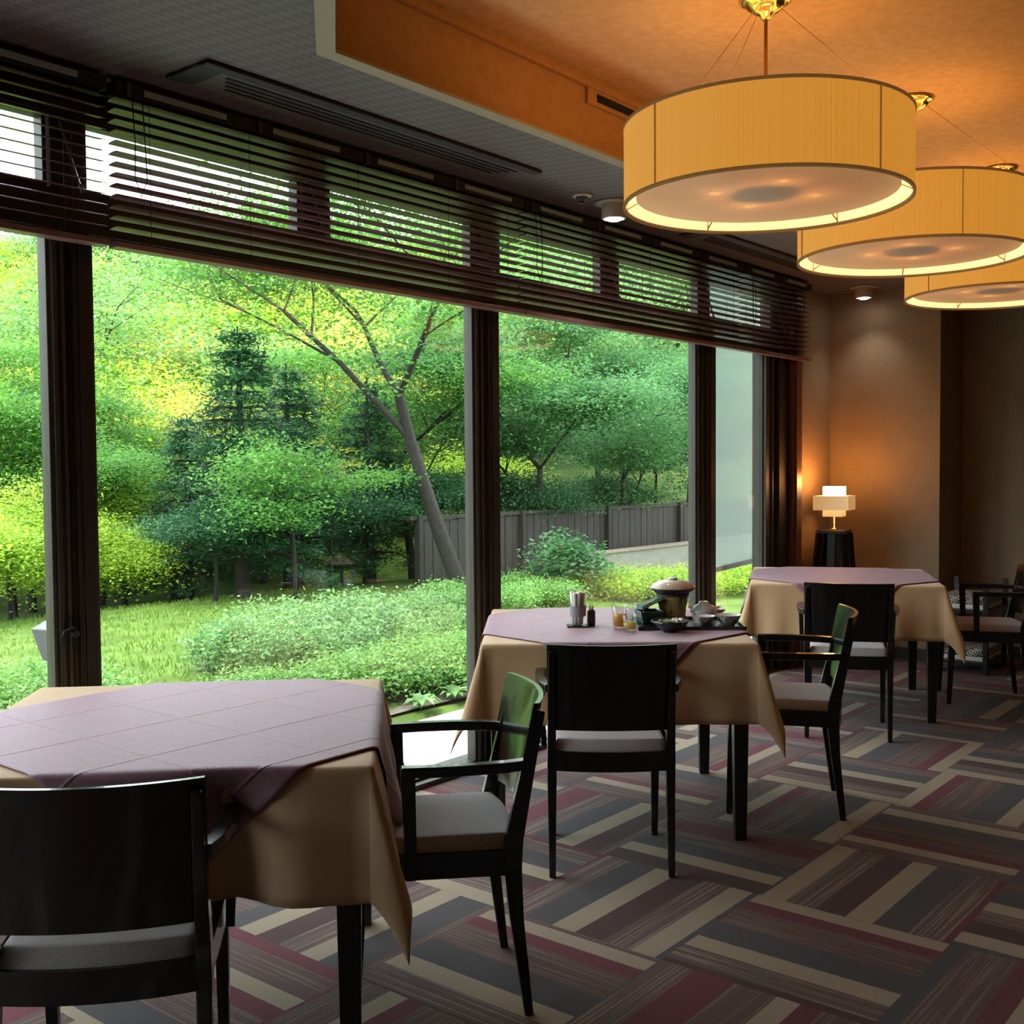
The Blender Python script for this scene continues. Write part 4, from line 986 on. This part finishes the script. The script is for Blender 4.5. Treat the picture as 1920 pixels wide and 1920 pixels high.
place('maple_tree', mapB, ray(560, 12.3), 12.3, R(160), .98, 'tall maple rising behind the firs', GT)
place('maple_tree', mapC, ray(1010, 9.2), 9.2, R(20), .95, 'leafy maple just right of the middle mullion', GT)
place('maple_tree', mapC, ray(1170, 8.9), 8.9, R(150), .85, 'tall dense maple in front of the fence', GT)
place('maple_tree', mapC, ray(1290, 9.2), 9.2, R(260), .95, 'dense maple at the right edge of the garden view', GT)
place('maple_tree', mapC, ray(1120, 12.5), 12.5, R(60), 1.1, 'tall maple high behind the fence', GT)
place('maple_tree', mapB, ray(1400, 8.8), 8.8, R(200), .9, 'maple seen through the frosted screen', GT)
place('maple_tree', mapB, ray(230, 13.5), 13.5, R(320), .78, 'maple with thin arching branches right of the left mullion', GT)
place('maple_tree', mapB, ray(30, 12.5), 12.5, R(120), .72, 'maple with a dark thin trunk at the left edge of the view', GT)
place('maple_tree', mapB, ray(25, 14.2), 14.2, R(40), .98, 'tall maple filling the top of the left pane', GT)
place('lime_green_tree', limB, ray(230, 10.9), 10.9, R(30), .72, 'bright yellow-green maple right of the left mullion', GT)
place('lime_green_tree', limA, ray(20, 10.8), 10.8, R(110), .62, 'bright lime tree at the left edge of the view', GT)
place('lime_green_tree', limB, ray(120, 12.5), 12.5, R(210), .95, 'bright lime tree behind the left mullion', GT)
place('lime_green_tree', limA, ray(320, 13.2), 13.2, R(300), .85, 'bright lime tree left of the firs', GT)
place('lime_green_tree', limB, ray(640, 12.5), 12.5, R(10), .9, 'lime tree glowing between the fir trunks', GT)
place('lime_green_tree', limA, ray(860, 12.8), 12.8, R(70), .9, 'lime tree behind the leaning maple', GT)
place('lime_green_tree', limB, ray(-90, 10.5), 10.5, R(170), .8, 'lime shrub tree beyond the left edge', GT)
place('pale_tree', palA, ray(60, 15), 15, R(40), .62, 'pale green airy tree behind the left pane', GT)
hr = random.Random(5); SL = []
for y_, pxs in ((15.5, (-60, 150, 300, 450, 610, 760, 940, 1080, 1230, 1380)), (19, (0, 110, 230, 370, 500, 660, 800, 960, 1100, 1250, 1400)), (24, (-80, 60, 170, 290, 410, 530, 650, 780, 900, 1030, 1160, 1300)), (31, (-40, 90, 220, 350, 480, 610, 740, 880, 1020, 1160, 1300, 1420))):
    for px in pxs:
        x_ = ray(px+hr.uniform(-30, 30), y_)
        c = hr.random(); ms = yelA if c < .36 else (limC if c < .78 else palA)
        if px > 940 and .2 < c < .7: ms = palA
        nm = {id(yelA): 'yellow_tree', id(limC): 'lime_green_tree', id(palA): 'pale_tree'}[id(ms)]
        lb = {id(yelA): 'yellowing tree on the wooded slope beyond the garden', id(limC): 'bright green tree on the wooded slope beyond the garden', id(palA): 'pale green tree on the wooded slope beyond the garden'}[id(ms)]
        yy_ = y_+hr.uniform(-1, 1); g0 = gz(x_, yy_)
        tt_ = (.275 if px < 300 else (.265 if px < 480 else .32))*(1 if y_ < 20 else .93)
        top = 1.38+tt_*(x_*.777+yy_*.63)*hr.uniform(.86, 1.03)
        hh = max(v.co.z for v in ms[1].vertices)
        SL.append((nm, lb, y_, px)); sc_ = min(1.15, max(.35, (top-g0)/hh))
        place(nm, ms, x_, yy_, hr.uniform(0, 6), sc_, lb, nm.replace('_', ' ')+'s on the far slope')


# shrubs
def shrub_meshes(key, seed, H, Rr, leaf, size, n, stems=14, dome=1.0, sr=.006):
    rs = np.random.RandomState(seed); rr = random.Random(seed); mb = MB(); Cs = []
    for i in range(stems):
        a = rr.uniform(0, 6.28); r = Rr*math.sqrt(rr.random()); x, y = r*cos(a), r*sin(a); h = H*(1-.35*dome*(r/Rr)**2)*rr.uniform(.85, 1.08)
        b = (x*.55, y*.55, -.05); mb.tube([b, (x*.8, y*.8, h*.5), (x, y, h*.95)], [sr, sr*.8, sr*.4], 4, caps=False)
        m_ = n//stems; tt = .35+.65*rs.random(m_)**.8
        P = np.stack([x*(.55+.45*tt), y*(.55+.45*tt), h*tt], 1); Cs.append(P+rs.normal(size=(m_, 3))*np.array([.07, .07, .035])*(Rr/.3)**.5)
    C = np.concatenate(Cs); C = C[C[:, 2] > .01]; A, B = leafset(rs, C, size, .6, .5)
    return mesh_of(key+'_stems', mb, M['barkl'], fixn=False), quads(C, A, B, key+'_leaves', M[leaf])
shA = shrub_meshes('sha', 1, .50, .30, 'l_pale', .042, 1500, 16); shB = shrub_meshes('shb', 2, .46, .32, 'l_pale', .040, 1500, 18)
heA = shrub_meshes('hea', 3, .26, .34, 'l_hedge', .032, 3000, 40, .8, .003); heB = shrub_meshes('heb', 4, .24, .30, 'l_hedge', .032, 2600, 36, .8, .003)
limeS = shrub_meshes('lims', 5, .34, .42, 'l_lime', .035, 4200, 46, .9, .003)
bigS = tree_meshes('bigs', 51, 1.25, 1.1, 'l_blue', .07, 4200, (.16, .07), r0=.02, forks=4, depth=2, first=.32)
k = 0
rowpos = [(430, 5.95), (478, 5.75), (520, 6.15), (560, 5.7), (602, 6.0), (640, 5.65), (684, 5.95), (722, 5.6), (765, 5.9), (590, 6.5), (680, 6.5), (500, 6.55), (800, 6.3), (845, 6.0), (770, 6.6), (850, 6.7), (395, 6.3)]
for i, (px, y_) in enumerate(rowpos):
    sc = .9 if px < 740 else .66
    if px < 430: sc = .7
    place('upright_shrub', (shA, shB)[i % 2], ray(px, y_), y_, i*1.7, sc*(1+.08*sin(i*2.3)), 'thin-stemmed pale green shrub in the row before the lawn', 'thin-stemmed shrubs in the planted row', 'shrub')
for i, (px, y_) in enumerate([(640, 5.0), (690, 4.95), (745, 4.9), (795, 4.85), (850, 4.8), (700, 5.25), (770, 5.2), (835, 5.15), (880, 4.7), (450, 5.35), (505, 5.3), (560, 5.2), (600, 5.1), (890, 5.2), (930, 4.8)]):
    place('low_shrub', (heA, heB)[i % 2], ray(px, y_), y_, i*2.1, (1.0 if px > 600 else .72)*(1+.07*sin(i)), 'low rounded bright green shrub beside the white terrace', 'low shrubs beside the terrace', 'shrub')
for i, (px, y_) in enumerate([(-30, 5.7), (20, 5.8), (65, 5.65), (110, 5.75), (150, 5.6), (0, 6.1), (90, 6.15)]):
    place('ground_cover_shrub', (heB, heA)[i % 2], ray(px, y_), y_, i*1.3, 1.0, 'low leafy shrub in the bed left of the left mullion', 'low shrubs at the left edge', 'shrub')
for i, (px, y_) in enumerate([(1130, 6.7), (1175, 6.55), (1225, 6.45), (1275, 6.3), (1330, 6.2), (1385, 6.1)]):
    place('lime_shrub', limeS, ray(px, y_), y_, i*2.3, 1.0+.06*sin(i*3), 'clipped yellow-green shrub below the pale wall', 'clipped yellow-green shrubs', 'shrub')
for i, (px, y_) in enumerate([(950, 6.6), (1000, 6.7), (1050, 6.5), (1100, 6.9), (840, 7.4), (960, 7.4)]):
    place('fern_shrub', (heB, heA)[i % 2], ray(px, y_), y_, i*2.3, .95, 'dark leafy shrub below the wooden fence', 'leafy shrubs below the fence', 'shrub')
place('round_shrub', bigS, ray(1062, 7.0), 7.0, 0, 1.0, 'tall round bluish-green shrub before the wooden fence', None, 'shrub')
# hostas at the terrace edge
def hosta():
    mb = MB(); rr = random.Random(2)
    for k in range(11):
        a = k*.57*2; L_ = rr.uniform(.07, .11); w_ = .022; d = Vector((cos(a), sin(a), 0)); q = Vector((-sin(a), cos(a), 0)); u = Vector((0, 0, 1))
        pts = [(d*0, .3), (d*L_*.35+u*L_*.55, 1), (d*L_*.75+u*L_*.6, .9), (d*L_*1.1+u*L_*.35, .05)]; vs = []
        for p, s in pts: vs += [p-q*w_*s+u*.004, p, p+q*w_*s+u*.004]
        mb.add(vs, [(3*i+j, 3*i+j+1, 3*i+j+4, 3*i+j+3) for i in range(3) for j in range(2)], 0, True)
    return mesh_of('hosta_leaves', mb, M['l_pale'], fixn=False)
hm = hosta()
for i, (x_, y_) in enumerate(((4.62, 4.44), (4.93, 4.46), (5.19, 4.50), (5.46, 4.47), (4.2, 4.5))):
    o = link('hosta_plant', hm, loc=(x_, y_, -.02), rot=i*1.1, scale=1.1); tag(o, 'small hosta plant in the soil at the terrace edge', 'plant', 'hostas at the terrace edge')
ORD = ['first', 'second', 'third', 'fourth', 'fifth', 'sixth', 'seventh', 'eighth', 'ninth', 'tenth', 'eleventh', 'twelfth', 'thirteenth', 'fourteenth', 'fifteenth', 'sixteenth', 'seventeenth', 'eighteenth', 'nineteenth', 'twentieth', 'twenty-first', 'twenty-second', 'twenty-third', 'twenty-fourth', 'twenty-fifth']
def number_row(group, fmt):
    os_ = sorted([o for o in COL.objects if o.get('group') == group], key=lambda o: -(cam.matrix_world.inverted() @ o.location).x/(cam.matrix_world.inverted() @ o.location).z)
    for i, o in enumerate(os_): o['label'] = fmt % ORD[min(i, 24)]
number_row('thin-stemmed shrubs in the planted row', 'pale thin-stemmed shrub, %s from the left in the row before the lawn')
number_row('low shrubs beside the terrace', 'low rounded green shrub by the white terrace, %s from the left')
number_row('low shrubs at the left edge', 'low leafy shrub beside the left mullion, %s from the left')
number_row('clipped yellow-green shrubs', 'clipped yellow-green shrub below the pale wall, %s from the left')
number_row('leafy shrubs below the fence', 'dark leafy shrub below the wooden fence, %s from the left')
number_row('hostas at the terrace edge', 'small hosta at the terrace edge, %s from the left')
number_row('pale trees on the far slope', 'pale green tree on the far wooded slope, %s pale one from the left')
number_row('lime green trees on the far slope', 'bright lime tree on the far wooded slope, %s lime one from the left')
number_row('yellow trees on the far slope', 'yellowing tree on the far wooded slope, %s yellow one from the left')
# grass tufts
rs = np.random.RandomState(9); n_ = 26000
yy = 4.9+6.0*rs.random(n_); xx = yy*(.3+1.2*rs.random(n_))
ok_ = ~(((xx > 10.9) & (yy > 7.7)) | ((xx > 9.0) & (yy > 8.5))); xx = xx[ok_]; yy = yy[ok_]; n_ = len(xx)
zz = np.array([gz(a, b) for a, b in zip(xx, yy)])
C = np.stack([xx, yy, zz+.012], 1); A = rs.normal(size=(n_, 3))*.35; A[:, 2] = 1; A /= np.linalg.norm(A, axis=1, keepdims=True); A *= (.018+.018*rs.random((n_, 1)))
B = np.cross(A, rs.normal(size=(n_, 3))); B /= np.linalg.norm(B, axis=1, keepdims=True); B *= .0055
o = link('grass', quads(C, A, B, 'grass', M['l_grass'])); tag(o, 'short grass blades covering the lawn mound', 'grass', kind='stuff')

# fence, low wall, garden light
t = thing('board_fence', 'dark brown vertical board fence at the right side of the garden', 'fence', (9.2, 8.9, -.25), R(-3))
mb = MB(); rr = random.Random(7)
for i in range(70): mb.box(i*.14, i*.14+.13, rr.uniform(-.004, .004), .02+rr.uniform(-.004, .004), 0, 1.02+rr.uniform(-.01, .01))
obj('boards', mb, M['fence'], t)
for i in range(6): obj('post', MB().box(i*1.8, i*1.8+.07, -.07, 0, 0, 1.08), M['bark'], t)
obj('cap_rail', MB().box(-.1, 9.9, -.03, .05, 1.03, 1.07), M['fence'], t)
t = thing('garden_wall', 'low pale garden wall with a light coping before the fence', 'wall', (11.1, 7.95, -.35), 0)
obj('wall_face', MB().box(0, 6, 0, .15, 0, .62), M['conc'], t); obj('coping', MB().box(-.02, 6.02, -.03, .18, .62, .64), M['barkl'], t)
t = thing('garden_light', 'grey garden floodlight on a stake left of the left mullion', 'garden light', (2.425, 4.50, -.03), R(20))
obj('stake', MB().tube([(0, 0, 0), (.0, 0, .62)], .012, 8), M['fixture'], t)
mb = MB().add([(-.03, -.03, .60), (.05, -.03, .58), (.05, .04, .58), (-.03, .04, .60), (-.07, -.05, .74), (.07, -.05, .78), (.07, .06, .78), (-.07, .06, .74)], [(3, 2, 1, 0), (4, 5, 6, 7), (0, 1, 5, 4), (1, 2, 6, 5), (2, 3, 7, 6), (3, 0, 4, 7)])
obj('head', mb, M['fixture'], t, bevel=.006)
obj('bracket', MB().tube([(.05, 0, .60), (.12, 0, .68), (.08, 0, .78)], .008, 6), M['slot'], t)
# frosted screen outside the end pane
m = bpy.data.materials.new('frosted_acrylic'); m.use_nodes = True; nt = m.node_tree; N = nt.nodes; L = nt.links; b = N['Principled BSDF']
b.inputs['Base Color'].default_value = (.42, .48, .46, 1); b.inputs['Roughness'].default_value = .6
tr = N.new('ShaderNodeBsdfTransparent'); tl = N.new('ShaderNodeBsdfTranslucent'); tl.inputs[0].default_value = (.5, .58, .54, 1)
m1 = N.new('ShaderNodeMixShader'); m1.inputs[0].default_value = .5; L.new(b.outputs[0], m1.inputs[1]); L.new(tl.outputs[0], m1.inputs[2])
m2 = N.new('ShaderNodeMixShader'); m2.inputs[0].default_value = .42; L.new(m1.outputs[0], m2.inputs[1]); L.new(tr.outputs[0], m2.inputs[2]); L.new(m2.outputs[0], N['Material Output'].inputs[0])
M['frost'] = m
t = thing('frosted_screen', 'pale frosted screen with a dark bottom bar outside the end pane', 'screen', (6.53, 3.60, -.05), R(8.5))
obj('screen_panel', MB().box(-.1, 1.06, 0, .006, .745, 2.75), M['frost'], t)
obj('bottom_bar', MB().box(-.1, 1.06, -.012, .018, .715, .747), M['alu'], t)
obj('edge_strip', MB().box(1.05, 1.075, -.008, .014, .745, 2.75), M['terrace'], t, label='white edge strip')
obj('post', MB().box(-.14, -.1, -.02, .02, 0, 2.8), M['alu'], t); obj('post', MB().box(1.075, 1.115, -.02, .02, 0, 2.8), M['alu'], t)
